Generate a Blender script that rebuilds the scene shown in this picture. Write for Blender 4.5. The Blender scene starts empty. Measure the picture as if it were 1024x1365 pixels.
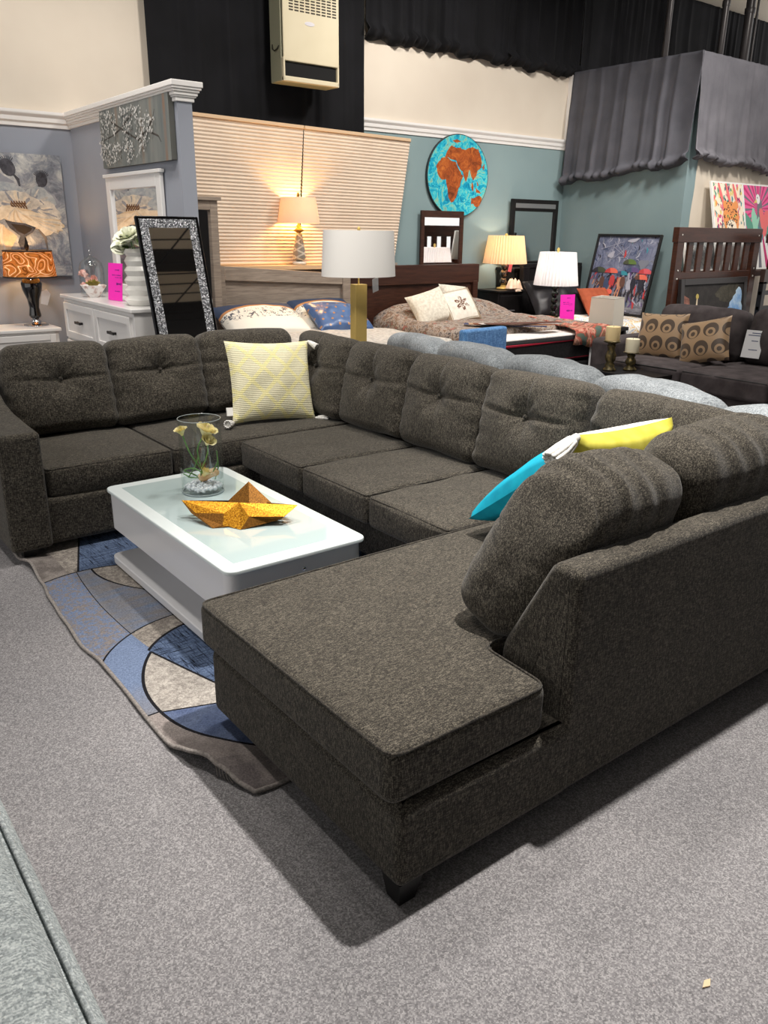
import bpy, bmesh, math, random
from mathutils import Vector, Matrix, Euler, noise
random.seed(7)
PI = math.pi
R = math.radians
sc = bpy.context.scene
COL = sc.collection

# ------------------------------------------------------------------ colours and materials
def lin(c):
    c = c / 255.0
    return c / 12.92 if c <= 0.04045 else ((c + 0.055) / 1.055) ** 2.4
def rgb(r, g, b):
    return (lin(r), lin(g), lin(b), 1.0)
MATS = {}
def new_mat(name):
    m = bpy.data.materials.new(name)
    m.use_nodes = True
    return m, m.node_tree, m.node_tree.nodes['Principled BSDF']
def mat(name, col, rough=0.6, metal=0.0, spec=0.5, coat=0.0):
    if name in MATS: return MATS[name]
    m, nt, b = new_mat(name)
    b.inputs['Base Color'].default_value = col
    b.inputs['Roughness'].default_value = rough
    b.inputs['Metallic'].default_value = metal
    b.inputs['Specular IOR Level'].default_value = spec
    b.inputs['Coat Weight'].default_value = coat
    MATS[name] = m
    return m
def ramp(nt, fac, stops):
    r = nt.nodes.new('ShaderNodeValToRGB')
    e = r.color_ramp.elements
    while len(e) < len(stops): e.new(0.5)
    for k, (p, c) in enumerate(stops):
        e[k].position = p; e[k].color = c
    nt.links.new(fac, r.inputs['Fac'])
    return r.outputs['Color']
def coords(nt, scale=(1, 1, 1), kind='Object', rot=(0, 0, 0)):
    t = nt.nodes.new('ShaderNodeTexCoord')
    mp = nt.nodes.new('ShaderNodeMapping')
    mp.inputs['Scale'].default_value = scale
    mp.inputs['Rotation'].default_value = rot
    nt.links.new(t.outputs[kind], mp.inputs['Vector'])
    return mp.outputs['Vector']
def noise_tex(nt, vec, scale, detail=2.0, rough=0.5, dist=0.0):
    n = nt.nodes.new('ShaderNodeTexNoise')
    n.inputs['Scale'].default_value = scale
    n.inputs['Detail'].default_value = detail
    n.inputs['Roughness'].default_value = rough
    n.inputs['Distortion'].default_value = dist
    nt.links.new(vec, n.inputs['Vector'])
    return n.outputs['Fac']
def mixc(nt, fac, a, b, mode='MIX'):
    m = nt.nodes.new('ShaderNodeMix')
    m.data_type = 'RGBA'; m.blend_type = mode
    for s, v in ((m.inputs[0], fac), (m.inputs[6], a), (m.inputs[7], b)):
        if isinstance(v, (int, float)): s.default_value = v
        elif isinstance(v, tuple): s.default_value = v
        else: nt.links.new(v, s)
    return m.outputs[2]
def bump(nt, b, height, strength=0.3, dist=0.002):
    n = nt.nodes.new('ShaderNodeBump')
    n.inputs['Strength'].default_value = strength
    n.inputs['Distance'].default_value = dist
    nt.links.new(height, n.inputs['Height'])
    nt.links.new(n.outputs['Normal'], b.inputs['Normal'])
def noisy(name, stops, scale, stretch=(1, 1, 1), detail=3.0, rough=0.8, bmp=0.0, bdist=0.002, metal=0.0, spec=0.3, dist=0.0, nr=0.5, rot=(0, 0, 0)):
    if name in MATS: return MATS[name]
    m, nt, b = new_mat(name)
    f = noise_tex(nt, coords(nt, stretch, rot=rot), scale, detail, nr, dist)
    nt.links.new(ramp(nt, f, stops), b.inputs['Base Color'])
    b.inputs['Roughness'].default_value = rough
    b.inputs['Metallic'].default_value = metal
    b.inputs['Specular IOR Level'].default_value = spec
    if bmp: bump(nt, b, f, bmp, bdist)
    MATS[name] = m
    return m
def threads(nt, scale, rot=(0, 0, 0)):
    # one random tone per short thread
    fl = nt.nodes.new('ShaderNodeVectorMath'); fl.operation = 'FLOOR'
    nt.links.new(coords(nt, scale, rot=rot), fl.inputs[0])
    wn = nt.nodes.new('ShaderNodeTexWhiteNoise'); wn.noise_dimensions = '3D'
    nt.links.new(fl.outputs[0], wn.inputs['Vector'])
    return wn.outputs['Value']
def fabric(name, dark, mid, light, scale=260, bmp=0.5, sheen=0.15, patch=0.12):
    # woven tweed: crossed short threads of two tones with a faint large-scale unevenness
    if name in MATS: return MATS[name]
    m, nt, b = new_mat(name)
    f1 = threads(nt, (scale, scale, scale * 0.22)); f2 = threads(nt, (scale * 0.22, scale, scale * 0.9), (0.02, 0.03, 0.05))
    f3 = noise_tex(nt, coords(nt), scale * 0.8, 2, 0.6)
    dv = nt.nodes.new('ShaderNodeMath'); dv.operation = 'ADD'
    e = Ex(nt, f1) * 0.4 + Ex(nt, f2) * 0.35 + (Ex(nt, f3) - 0.25) * 0.5
    nt.links.new(e.v, dv.inputs[0]); dv.inputs[1].default_value = 0.0
    c = ramp(nt, dv.outputs[0], [(0.16, dark), (0.5, mid), (0.84, light)])
    big = noise_tex(nt, coords(nt), 7.0, 4, 0.6)
    k = ramp(nt, big, [(0.3, (1 - patch,) * 3 + (1,)), (0.7, (1 + patch,) * 3 + (1,))])
    c = mixc(nt, 1.0, c, k, 'MULTIPLY')
    nt.links.new(c, b.inputs['Base Color'])
    b.inputs['Roughness'].default_value = 0.95
    b.inputs['Specular IOR Level'].default_value = 0.15
    b.inputs['Sheen Weight'].default_value = sheen
    b.inputs['Sheen Roughness'].default_value = 0.5
    bump(nt, b, dv.outputs[0], bmp, 0.003)
    MATS[name] = m
    return m
def wood(name, c1, c2, stretch=(1, 1, 12), scale=6, rough=0.45):
    return noisy(name, [(0.3, c1), (0.7, c2)], scale, stretch, 5, rough, 0.1, 0.001, nr=0.6, dist=0.4)

class Ex:                                         # arithmetic on shader sockets
    def __init__(s, nt, v): s.nt, s.v = nt, v
    def _op(s, op, *others):
        n = s.nt.nodes.new('ShaderNodeMath'); n.operation = op
        for k, o in enumerate((s,) + others):
            o = o.v if isinstance(o, Ex) else o
            if isinstance(o, (int, float)): n.inputs[k].default_value = o
            else: s.nt.links.new(o, n.inputs[k])
        return Ex(s.nt, n.outputs[0])
    def __add__(s, o): return s._op('ADD', o)
    def __radd__(s, o): return s._op('ADD', o)
    def __sub__(s, o): return s._op('SUBTRACT', o)
    def __rsub__(s, o): return Ex(s.nt, o)._op('SUBTRACT', s)
    def __mul__(s, o): return s._op('MULTIPLY', o)
    def __rmul__(s, o): return s._op('MULTIPLY', o)
    def __truediv__(s, o): return s._op('DIVIDE', o)
    def __lt__(s, o): return s._op('LESS_THAN', o)
    def __gt__(s, o): return s._op('GREATER_THAN', o)
    def __and__(s, o): return s._op('MULTIPLY', o)
    def inv(s): return Ex(s.nt, 1.0)._op('SUBTRACT', s)
    def abs(s): return s._op('ABSOLUTE')
    def sqrt(s): return s._op('SQRT')
    def sin(s): return s._op('SINE')
    def mod(s, o): return s._op('FLOORED_MODULO', o)
    def floor(s): return s._op('FLOOR')
    def atan2(s, o): return s._op('ARCTAN2', o)
    def min(s, o): return s._op('MINIMUM', o)
    def max(s, o): return s._op('MAXIMUM', o)
def xyz(nt, kind='Object'):
    t = nt.nodes.new('ShaderNodeTexCoord'); s = nt.nodes.new('ShaderNodeSeparateXYZ')
    nt.links.new(t.outputs[kind], s.inputs[0])
    return [Ex(nt, s.outputs[k]) for k in range(3)]

# ------------------------------------------------------------------ things and parts
def tag(o, label=None, cat=None, group=None, kind=None):
    if label: o['label'] = label
    if cat: o['category'] = cat
    if group: o['group'] = group
    if kind: o['kind'] = kind
    return o
def thing(name, label, cat, loc=(0, 0, 0), rot=(0, 0, 0), group=None):
    o = bpy.data.objects.new(name, None)
    o.empty_display_size = 0.1
    COL.objects.link(o)
    o.location = loc
    o.rotation_euler = rot
    return tag(o, label, cat, group)
def dup(root, loc, rot=None, label=None):          # copy of a thing with its parts and their sub-parts
    r = root.copy(); COL.objects.link(r); r.location = loc
    if rot is not None: r.rotation_euler = rot
    if label: r['label'] = label
    for ch in root.children:
        c = ch.copy(); COL.objects.link(c); c.parent = r
        for g in ch.children:
            d = g.copy(); COL.objects.link(d); d.parent = c
    return r

def tri_mat(x, y, z, rx=0, ry=0, rz=0):
    return Matrix.Translation((x, y, z)) @ Euler((rx, ry, rz)).to_matrix().to_4x4()

class MB:
    """collects shapes; build() links them as ONE mesh object"""
    def __init__(s):
        s.v, s.f, s.mi, s.sm, s.mats, s.cur = [], [], [], [], [], 0
        s.smooth = True
    def use(s, m):
        if m not in s.mats: s.mats.append(m)
        s.cur = s.mats.index(m); return s
    def add(s, vs, fs, smooth=None, M=None):
        k = len(s.v)
        s.v += [tuple(M @ Vector(p)) if M else tuple(p) for p in vs]
        for f in fs:
            s.f.append([i + k for i in f]); s.mi.append(s.cur); s.sm.append(s.smooth if smooth is None else smooth)
        return s
    def box(s, x0, x1, y0, y1, z0, z1, M=None):
        vs = [(x, y, z) for z in (z0, z1) for y in (y0, y1) for x in (x0, x1)]
        return s.add(vs, [(0, 2, 3, 1), (4, 5, 7, 6), (0, 1, 5, 4), (2, 6, 7, 3), (0, 4, 6, 2), (1, 3, 7, 5)], False, M)
    def rbox(s, x0, x1, y0, y1, z0, z1, r=0.01, n=3, seg=(1, 1, 1), fn=None, M=None):
        h = ((x1 - x0) / 2, (y1 - y0) / 2, (z1 - z0) / 2); c = ((x0 + x1) / 2, (y0 + y1) / 2, (z0 + z1) / 2)
        r = min(r, min(h) * 0.999)
        ax = []
        for k in range(3):
            i = h[k] - r
            e = [i + r * math.tan((t / n) * PI / 4) for t in range(n + 1)]
            mid = [-i + 2 * i * t / seg[k] for t in range(1, seg[k])]
            ax.append([-q for q in reversed(e)] + mid + e)
        N = [len(a) for a in ax]; idx = {}; vs = []; fs = []
        def vid(i, j, k):
            key = (i, j, k)
            if key not in idx:
                p = Vector((ax[0][i], ax[1][j], ax[2][k]))
                q = Vector([max(-(h[a] - r), min(h[a] - r, p[a])) for a in range(3)])
                d = p - q
                if d.length > 1e-9: p = q + d.normalized() * r
                if fn: p = p + Vector(fn(p.x / h[0], p.y / h[1], p.z / h[2], p))
                idx[key] = len(vs); vs.append((p.x + c[0], p.y + c[1], p.z + c[2]))
            return idx[key]
        a, b, d = N[0] - 1, N[1] - 1, N[2] - 1
        for i in range(a):
            for j in range(b):
                fs.append((vid(i, j, 0), vid(i, j + 1, 0), vid(i + 1, j + 1, 0), vid(i + 1, j, 0)))
                fs.append((vid(i, j, d), vid(i + 1, j, d), vid(i + 1, j + 1, d), vid(i, j + 1, d)))
        for i in range(a):
            for k in range(d):
                fs.append((vid(i, 0, k), vid(i + 1, 0, k), vid(i + 1, 0, k + 1), vid(i, 0, k + 1)))
                fs.append((vid(i, b, k), vid(i, b, k + 1), vid(i + 1, b, k + 1), vid(i + 1, b, k)))
        for j in range(b):
            for k in range(d):
                fs.append((vid(0, j, k), vid(0, j, k + 1), vid(0, j + 1, k + 1), vid(0, j + 1, k)))
                fs.append((vid(a, j, k), vid(a, j + 1, k), vid(a, j + 1, k + 1), vid(a, j, k + 1)))
        return s.add(vs, fs, True, M)
    def lathe(s, prof, seg=32, M=None, cap=True, sq=0.0, smooth=True):
        vs, fs = [], []
        for (r, z) in prof:
            for i in range(seg):
                a = 2 * PI * i / seg
                vs.append((r * math.cos(a), r * math.sin(a), z))
        for j in range(len(prof) - 1):
            for i in range(seg):
                k = (i + 1) % seg
                fs.append((j * seg + i, j * seg + k, (j + 1) * seg + k, (j + 1) * seg + i))
        if cap:
            fs.append(tuple(reversed(range(seg)))); fs.append(tuple((len(prof) - 1) * seg + i for i in range(seg)))
        return s.add(vs, fs, smooth, M)
    def tube(s, pts, r, seg=8, closed=False, M=None, taper=None):
        pts = [Vector(p) for p in pts]; n = len(pts); vs, fs = [], []
        up = Vector((0, 0, 1)); prev = None
        for i, p in enumerate(pts):
            a = pts[(i - 1) % n] if (closed or i > 0) else p
            b = pts[(i + 1) % n] if (closed or i < n - 1) else p
            t = (b - a).normalized() if (b - a).length > 1e-9 else Vector((0, 0, 1))
            if prev is None:
                x = t.cross(up)
                if x.length < 1e-3: x = t.cross(Vector((1, 0, 0)))
            else:
                x = prev - t * prev.dot(t)
            x.normalize(); prev = x; y = t.cross(x)
            rr = r if taper is None else r * taper(i / max(1, n - 1))
            for k in range(seg):
                an = 2 * PI * k / seg
                vs.append(p + (x * math.cos(an) + y * math.sin(an)) * rr)
        for i in range(n if closed else n - 1):
            j = (i + 1) % n
            for k in range(seg):
                l = (k + 1) % seg
                fs.append((i * seg + k, i * seg + l, j * seg + l, j * seg + k))
        if not closed:
            fs.append(tuple(reversed(range(seg)))); fs.append(tuple((n - 1) * seg + k for k in range(seg)))
        return s.add(vs, fs, True, M)
    def prism(s, poly, a0, a1, axis='z', r=0.0, n=3, M=None, rc=0.0):
        """polygon in two axes swept along the third, its rims rounded by r; corners rounded by rc"""
        P = [Vector(p) for p in poly]
        area = sum(P[i].x * P[(i + 1) % len(P)].y - P[(i + 1) % len(P)].x * P[i].y for i in range(len(P)))
        if area < 0: P.reverse()
        if rc > 0:
            Q = []
            for i, p in enumerate(P):
                a = (P[i - 1] - p); b = (P[(i + 1) % len(P)] - p)
                l = min(rc, a.length * 0.45, b.length * 0.45)
                a = p + a.normalized() * l; b = p + b.normalized() * l
                for t in range(6):
                    t /= 5.0
                    Q.append(a * (1 - t) ** 2 + p * 2 * t * (1 - t) + b * t * t)
            P = Q
        m = len(P)
        nor = []
        for i in range(m):
            e1 = (P[i] - P[i - 1]).normalized(); e2 = (P[(i + 1) % m] - P[i]).normalized()
            n1 = Vector((e1.y, -e1.x)); n2 = Vector((e2.y, -e2.x))
            b = n1 + n2
            b = b.normalized() if b.length > 1e-6 else n1
            nor.append(b / max(0.35, b.dot(n1)))
        rings = []
        if r > 0:
            for t in range(n + 1):
                an = t / n * PI / 2
                rings.append((r * (1 - math.sin(an)), a0 + r * (1 - math.cos(an))))
            for t in range(n + 1):
                an = t / n * PI / 2
                rings.append((r * (1 - math.cos(an)), a1 - r * (1 - math.sin(an))))
        else:
            rings = [(0, a0), (0, a1)]
        vs, fs = [], []
        for (ins, w) in rings:
            for i in range(m):
                p = P[i] - nor[i] * ins
                vs.append({'z': (p.x, p.y, w), 'x': (w, p.x, p.y), 'y': (p.x, w, p.y)}[axis])
        for j in range(len(rings) - 1):
            for i in range(m):
                k = (i + 1) % m
                f = (j * m + i, j * m + k, (j + 1) * m + k, (j + 1) * m + i)
                fs.append(f if axis != 'y' else tuple(reversed(f)))
        c0 = tuple(reversed(range(m))); c1 = tuple((len(rings) - 1) * m + i for i in range(m))
        if axis == 'y': c0, c1 = tuple(reversed(c0)), tuple(reversed(c1))
        fs += [c0, c1]
        return s.add(vs, fs, r > 0, M)
    def grid(s, fn, nu, nv, M=None, smooth=True):
        vs = [fn(i / nu, j / nv) for j in range(nv + 1) for i in range(nu + 1)]
        fs = [(j * (nu + 1) + i, j * (nu + 1) + i + 1, (j + 1) * (nu + 1) + i + 1, (j + 1) * (nu + 1) + i) for j in range(nv) for i in range(nu)]
        return s.add(vs, fs, smooth, M)
    def flat(s, poly, y, M=None):                 # a painted patch on a panel that faces -y, poly in (x, z)
        return s.add([(p[0], y, p[1]) for p in poly], [tuple(range(len(poly)))], False, M)
    def build(s, name, m=None, parent=None, world=True, wn=True):
        me = bpy.data.meshes.new(name)
        me.from_pydata(s.v, [], s.f)
        for q in (s.mats or [m]): me.materials.append(q)
        if s.mats: me.polygons.foreach_set('material_index', s.mi)
        me.polygons.foreach_set('use_smooth', s.sm)
        me.update()
        o = bpy.data.objects.new(name, me)
        COL.objects.link(o)
        if parent is not None:
            o.parent = parent
            if world:
                root = parent
                off = Vector(parent.location)
                while root.parent: root = root.parent; off += Vector(root.location)
                me.transform(Matrix.Translation(-off))
        if wn and any(s.sm):
            w = o.modifiers.new('normals', 'WEIGHTED_NORMAL'); w.keep_sharp = True; w.weight = 80
        return o

def draped(x0, x1, y0, y1, ztop, drop, fn=None, r=0.05, nx=26, ny=26, M=None):
    """a cover lying on a bed, its edges hanging over the sides and the foot"""
    b = MB()
    def f(u, v):
        W = x1 - x0; L = y1 - y0
        s = (u * (W + 2 * drop)) - drop; t = v * (L + drop) - drop
        dx = max(0, -s, s - W); dy = max(0, -t)
        x = x0 + min(max(s, 0), W); y = y0 + max(t, 0)
        d = max(dx, dy)
        z = ztop - d
        o = fn((x - x0) / W, (y - y0) / L, x, y) if fn else 0
        k = max(0.0, 1 - d / 0.06)
        ex = min(min(x - x0, x1 - x), y - y0); z -= 0.5 * r * max(0.0, 1 - ex / r) ** 2 if d == 0 else 0.5 * r * max(0.0, 1 - d / .1)
        wv = 0.012 * nz(x, y, z, 6) * (d > 0)
        sx = -1 if s < 0 else (1 if s > W else 0)
        return (x + sx * (0.006 + wv), y - (0.006 + wv if t < 0 else 0), z + o * k)
    b.grid(f, nx, ny)
    return b
def thick(o, t=0.016):
    md = o.modifiers.new('cloth', 'SOLIDIFY'); md.thickness = t; md.offset = 1
    return o
def ell(cx, cy, rx, ry, rot=0.0, n=20, wob=0.0, seed=0, k=3):
    out = []
    for i in range(n):
        a = 2 * PI * i / n
        q = 1 + wob * math.sin(k * a + seed) + wob * 0.6 * math.sin((2 * k + 1) * a + seed * 2.1)
        x, y = rx * q * math.cos(a), ry * q * math.sin(a)
        out.append((cx + x * math.cos(rot) - y * math.sin(rot), cy + x * math.sin(rot) + y * math.cos(rot)))
    return out
def stroke(pts, w):
    L, Q = [], []
    for i, p in enumerate(pts):
        a = pts[max(0, i - 1)]; b = pts[min(len(pts) - 1, i + 1)]
        d = Vector((b[0] - a[0], b[1] - a[1])); d = d.normalized() if d.length else Vector((1, 0))
        ww = w * (1 - 0.6 * abs(2 * i / max(1, len(pts) - 1) - 1))
        L.append((p[0] - d.y * ww, p[1] + d.x * ww)); Q.append((p[0] + d.y * ww, p[1] - d.x * ww))
    return L + Q[::-1]
def clip(poly, x0, x1, y0, y1):                   # keep a painted patch inside its canvas
    def cut(P, inside, cross):
        out = []
        for i, q in enumerate(P):
            p = P[i - 1]
            if inside(q):
                if not inside(p): out.append(cross(p, q))
                out.append(q)
            elif inside(p): out.append(cross(p, q))
        return out
    def cx(c): return lambda p, q: (c, p[1] + (q[1] - p[1]) * (c - p[0]) / (q[0] - p[0]))
    def cy(c): return lambda p, q: (p[0] + (q[0] - p[0]) * (c - p[1]) / (q[1] - p[1]), c)
    for ins, cr in ((lambda p: p[0] >= x0, cx(x0)), (lambda p: p[0] <= x1, cx(x1)), (lambda p: p[1] >= y0, cy(y0)), (lambda p: p[1] <= y1, cy(y1))):
        if poly: poly = cut(poly, ins, cr)
    return poly
class Paint:                                      # layered patches of paint on a flat face of an MB
    def __init__(s, mb, x0, x1, z0, z1, y, M=None):
        s.mb, s.b, s.y, s.M, s.k = mb, (x0, x1, z0, z1), y, M, 0
    def p(s, poly, m):
        poly = clip(poly, *s.b)
        if len(poly) < 3: return
        s.k += 1
        s.mb.use(m); s.mb.flat(poly[::-1] if area2(poly) < 0 else poly, s.y - 0.00025 - 0.00004 * s.k, s.M)
def area2(P): return sum(P[i - 1][0] * P[i][1] - P[i][0] * P[i - 1][1] for i in range(len(P)))
def nz(x, y, z, f=1.0): return noise.noise(Vector((x * f, y * f, z * f)))
def slab(name, x0, x1, y0, y1, z0, z1, m, parent=None, r=0.0, world=True):
    b = MB()
    if r: b.rbox(x0, x1, y0, y1, z0, z1, r)
    else: b.box(x0, x1, y0, y1, z0, z1)
    return b.build(name, m, parent, world)
def struct(name, b, m):
    return tag(b.build(name, m), kind='structure')
def pillow_mb(w, h, t, n=22, pinch=0.06, power=0.42, M=None, b=None, seed=0.0, rough=0.0):
    """stuffed square cover: x width, z height, thickness along y"""
    b = b or MB()
    def side(sgn):
        def f(u, v):
            u = 2 * u - 1; v = 2 * v - 1
            u = math.sin(u * PI / 2) * 0.35 + u * 0.65; v = math.sin(v * PI / 2) * 0.35 + v * 0.65
            x = w / 2 * u * (1 - pinch * (1 - v * v)); z = h / 2 * v * (1 - pinch * (1 - u * u))
            th = t / 2 * max(0.0, (1 - u ** 2) * (1 - v ** 2)) ** power
            th *= 1 + rough * nz(x + seed, z, sgn, 9)
            return (x, sgn * th, z)
        return f
    f0, f1 = side(-1), side(1)
    b.grid(f0, n, n, M); b.grid(lambda u, v: f1(1 - u, v), n, n, M)
    return b
# ------------------------------------------------------------------ camera
cam = bpy.data.cameras.new('camera')
camo = bpy.data.objects.new('camera', cam)
COL.objects.link(camo)
cam.sensor_fit = 'VERTICAL'; cam.sensor_height = 36.0; cam.lens = 36.0 * 1072 / 1365
cam.clip_start = 0.02; cam.clip_end = 100
def cam_matrix(pitch, roll, yaw, loc):
    f = Vector((math.sin(yaw) * math.cos(pitch), math.cos(yaw) * math.cos(pitch), -math.sin(pitch)))
    r = Vector((math.cos(yaw), -math.sin(yaw), 0)); d = f.cross(r)
    r2 = r * math.cos(roll) - d * math.sin(roll); d2 = r * math.sin(roll) + d * math.cos(roll)
    m = Matrix((r2, -d2, -f)).transposed().to_4x4()
    m.translation = loc
    return m
camo.matrix_world = cam_matrix(0.3385, 0.0137, 0.6602, Vector((0, 0, 1.6)))
sc.camera = camo

# ------------------------------------------------------------------ shared materials
SOFA = fabric('charcoal_tweed', rgb(25, 23, 20), rgb(58, 54, 48), rgb(108, 102, 91), 430, 0.35, 0.12, 0.1)
SOFA_PIPE = fabric('charcoal_welt', rgb(22, 20, 18), rgb(50, 46, 41), rgb(82, 77, 68), 300, 0.4)
GREYSOFA = fabric('pale_grey_tweed', rgb(112, 119, 121), rgb(150, 157, 158), rgb(188, 194, 194), 380, 0.4, 0.1)
GREYPIPE = fabric('grey_welt', rgb(116, 122, 124), rgb(152, 158, 160), rgb(190, 196, 196), 300, 0.4)
DARKSOFA = noisy('plum_grey_velvet', [(0.3, rgb(56, 50, 51)), (0.7, rgb(82, 75, 76))], 9, detail=5, rough=0.9, bmp=0.1)
BLACKLEG = mat('black_leg', rgb(16, 15, 15), 0.4)
WHITEGLOSS = mat('white_gloss', rgb(220, 220, 222), 0.16, coat=0.3)
WHITEPAINT = mat('white_paint', rgb(222, 220, 218), 0.45)
OFFWHITE = noisy('cream_wall_paint', [(0.3, rgb(212, 200, 184)), (0.7, rgb(220, 209, 193))], 1.6, detail=4, rough=0.85)
BLUEGREY = noisy('blue_grey_wall_paint', [(0.3, rgb(142, 146, 156)), (0.7, rgb(151, 155, 165))], 1.3, detail=4, rough=0.7)
TEAL = noisy('teal_wall_paint', [(0.3, rgb(126, 146, 149)), (0.7, rgb(135, 155, 157))], 1.2, detail=4, rough=0.65)
TRIM = mat('white_trim', rgb(232, 229, 226), 0.5)
BLACKCLOTH = noisy('black_drape_cloth', [(0.3, rgb(9, 9, 12)), (0.7, rgb(19, 19, 23))], 3, detail=4, rough=0.9)
GREYCLOTH = noisy('grey_drape_cloth', [(0.3, rgb(74, 74, 81)), (0.7, rgb(88, 88, 95))], 4, detail=4, rough=0.75)
BLACKWOOD = wood('black_wood', rgb(18, 17, 18), rgb(32, 29, 29), (12, 1, 1), 5, 0.4)
SILVER = mat('silver_trim', rgb(150, 150, 152), 0.35, 0.6)
BROWNWOOD = wood('walnut_wood', rgb(46, 27, 21), rgb(74, 45, 34), (1, 1, 8), 7, 0.4)
REDWOOD = wood('espresso_wood', rgb(50, 27, 19), rgb(76, 42, 29), (1, 1, 8), 7, 0.35)
GREYWOOD = wood('weathered_grey_wood', rgb(122, 109, 98), rgb(160, 146, 132), (1, 1, 14), 4, 0.6)
GREYWOODH = wood('weathered_grey_wood_across', rgb(122, 109, 98), rgb(160, 146, 132), (1.2, 10, 14), 4, 0.6)
MIRROR = mat('mirror_glass', (0.9, 0.9, 0.9, 1), 0.02, 1.0)
CHROME = mat('chrome', rgb(215, 215, 218), 0.12, 1.0)
GOLD = mat('brushed_gold', rgb(222, 190, 110), 0.38, 0.3)
BRASS = mat('antique_brass', rgb(170, 130, 70), 0.3, 1.0)
PINK = mat('hot_pink_card', rgb(255, 40, 190), 0.6)
INK = mat('dark_blue_ink', rgb(60, 20, 110), 0.7)
WHITE = mat('plain_white', rgb(236, 234, 230), 0.7)
CARD = mat('white_card', rgb(225, 225, 226), 0.7)
BLACK = mat('plain_black', rgb(14, 14, 15), 0.6)

# ------------------------------------------------------------------ the setting
def carpet():
    m, nt, b = new_mat('grey_loop_carpet')
    v = coords(nt, rot=(0, 0, 0.6))
    f = (Ex(nt, threads(nt, (300, 300, 1), (0, 0, .6))) * 0.5 + Ex(nt, threads(nt, (170, 170, 1), (0, 0, .2))) * 0.25 + (Ex(nt, noise_tex(nt, v, 240, 3, 0.7)) - .25) * 0.5).v
    g = noise_tex(nt, coords(nt, (1, 3, 1), rot=(0, 0, 0.4)), 90, 3, 0.7)
    c = ramp(nt, f, [(0.18, rgb(90, 88, 90)), (0.5, rgb(128, 126, 128)), (0.82, rgb(172, 170, 170))])
    c2 = ramp(nt, g, [(0.3, rgb(112, 111, 112)), (0.7, rgb(158, 156, 157))])
    c = mixc(nt, 0.25, c, c2)
    big = noise_tex(nt, coords(nt), 1.4, 5, 0.6)
    c = mixc(nt, 1.0, c, ramp(nt, big, [(0.3, (0.9, 0.9, 0.91, 1)), (0.7, (1.06, 1.05, 1.05, 1))]), 'MULTIPLY')
    nt.links.new(c, b.inputs['Base Color'])
    b.inputs['Roughness'].default_value = 0.95; b.inputs['Specular IOR Level'].default_value = 0.1
    bump(nt, b, f, 0.12, 0.002)
    return m
struct('floor', MB().box(-4, 14, -4, 9, -0.06, 0), carpet())
struct('ceiling', MB().box(-4, 14, -4, 9, 5.4, 5.5), mat('ceiling_board', rgb(46, 42, 40), 0.9))
bmm = MB()
for k in range(3): bmm.box(-4, 14, -2.9 + k * 1.9, -2.3 + k * 1.9, 5.1, 5.4)
struct('trim_beams', bmm, mat('cream_ceiling_beam', rgb(190, 174, 150), 0.8))
bmm = MB()
for k in range(14):
    bmm.tube([(-3 + k * .9, -3.4, 4.95), (-2.4 + k * .9, 1.5, 5.0)], .014, 5); bmm.tube([(-4, -3.6 + k * .36, 4.9), (9, -3.3 + k * .36, 5.0)], .012, 5)
struct('trim_rack', bmm, mat('dark_steel', rgb(30, 29, 29), 0.6))
struct('wall_front', MB().use(mat('dim_front_band', rgb(112, 102, 90), .9)).box(-4, 14, -4.1, -4, 3.0, 3.9).use(mat('dark_front_wall', rgb(52, 50, 50), .9)).box(-4, 14, -4.1, -4, 0, 3.0).box(-4, 14, -4.1, -4, 3.9, 5.4), None)
ZT = 2.47
b = MB().use(BLUEGREY).box(-4, 2.5, 7.7, 7.85, 0, 2.4)
b.use(OFFWHITE).box(-4, 5.6, 7.7, 7.85, 2.4, 5.4)
struct('wall_back', b, None)
struct('wall_back_middle', MB().box(2.5, 5.6, 7.7, 7.85, 0, 2.4), TEAL)
b = MB().use(TEAL).box(5.6, 9.05, 7.7, 7.85, 0, 2.66)
b.use(OFFWHITE).box(5.6, 9.05, 7.7, 7.85, 2.66, 5.4)
struct('wall_teal', b, None)
b = MB().use(TEAL).box(8.93, 9.05, 5.868, 7.7, 0, 3.46)
struct('wall_right', b, None)
# jagged edge where the teal paint meets the cream paint round the corner
edge = [(9.06 + 0.025 * nz(0.3, z * 0.9, 2, 3) + 0.02 * math.sin(z * 3) + 0.02, z) for z in [k * 0.1 for k in range(37)]]
b = MB().use(OFFWHITE).box(9.05, 13, 5.872, 5.99, 0, 3.46)
b.use(TEAL).prism([(9.05, 0)] + [(e[0] + 0.04, e[1] * .96) for e in edge] + [(9.05, 3.456)], 5.868, 5.8725, 'y')
struct('wall_corner', b, None)
struct('wall_partition', MB().box(2.5, 2.605, 5.5, 7.7, 0, 2.42), BLUEGREY)
def crown(d, h):                                   # moulding profile: (out, up)
    return [(0, 0), (d * 0.25, 0), (d * 0.3, h * 0.22), (d * 0.55, h * 0.34), (d * 0.62, h * 0.6), (d * 0.95, h * 0.78), (d, h * 0.84), (d, h), (0, h)]
pr = crown(0.055, 0.12)
b = MB()
b.prism([(7.7 - p[0], 2.37 + p[1]) for p in pr], -4, 2.5, 'x')
struct('trim_1', b, TRIM)
b = MB()
for o_, z0, z1 in ((.014, 2.375, 2.4), (.024, 2.4, 2.41), (.032, 2.41, 2.43), (.042, 2.43, 2.445), (.052, 2.445, 2.46), (.06, 2.46, 2.494)):
    b.rbox(2.5 - o_, 2.605 + o_, 5.5 - o_, 7.699, z0, z1 + .001, .005, 2)
struct('trim_2', b, TRIM)
b = MB()
b.prism([(7.7 - p[0], 2.6 + p[1] * 1.05) for p in crown(0.05, 0.115)], 5.58, 8.92, 'x')
b.box(8.87, 8.93, 7.64, 7.7, 2.6, 3.5)
struct('trim_3', b, TRIM)
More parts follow.
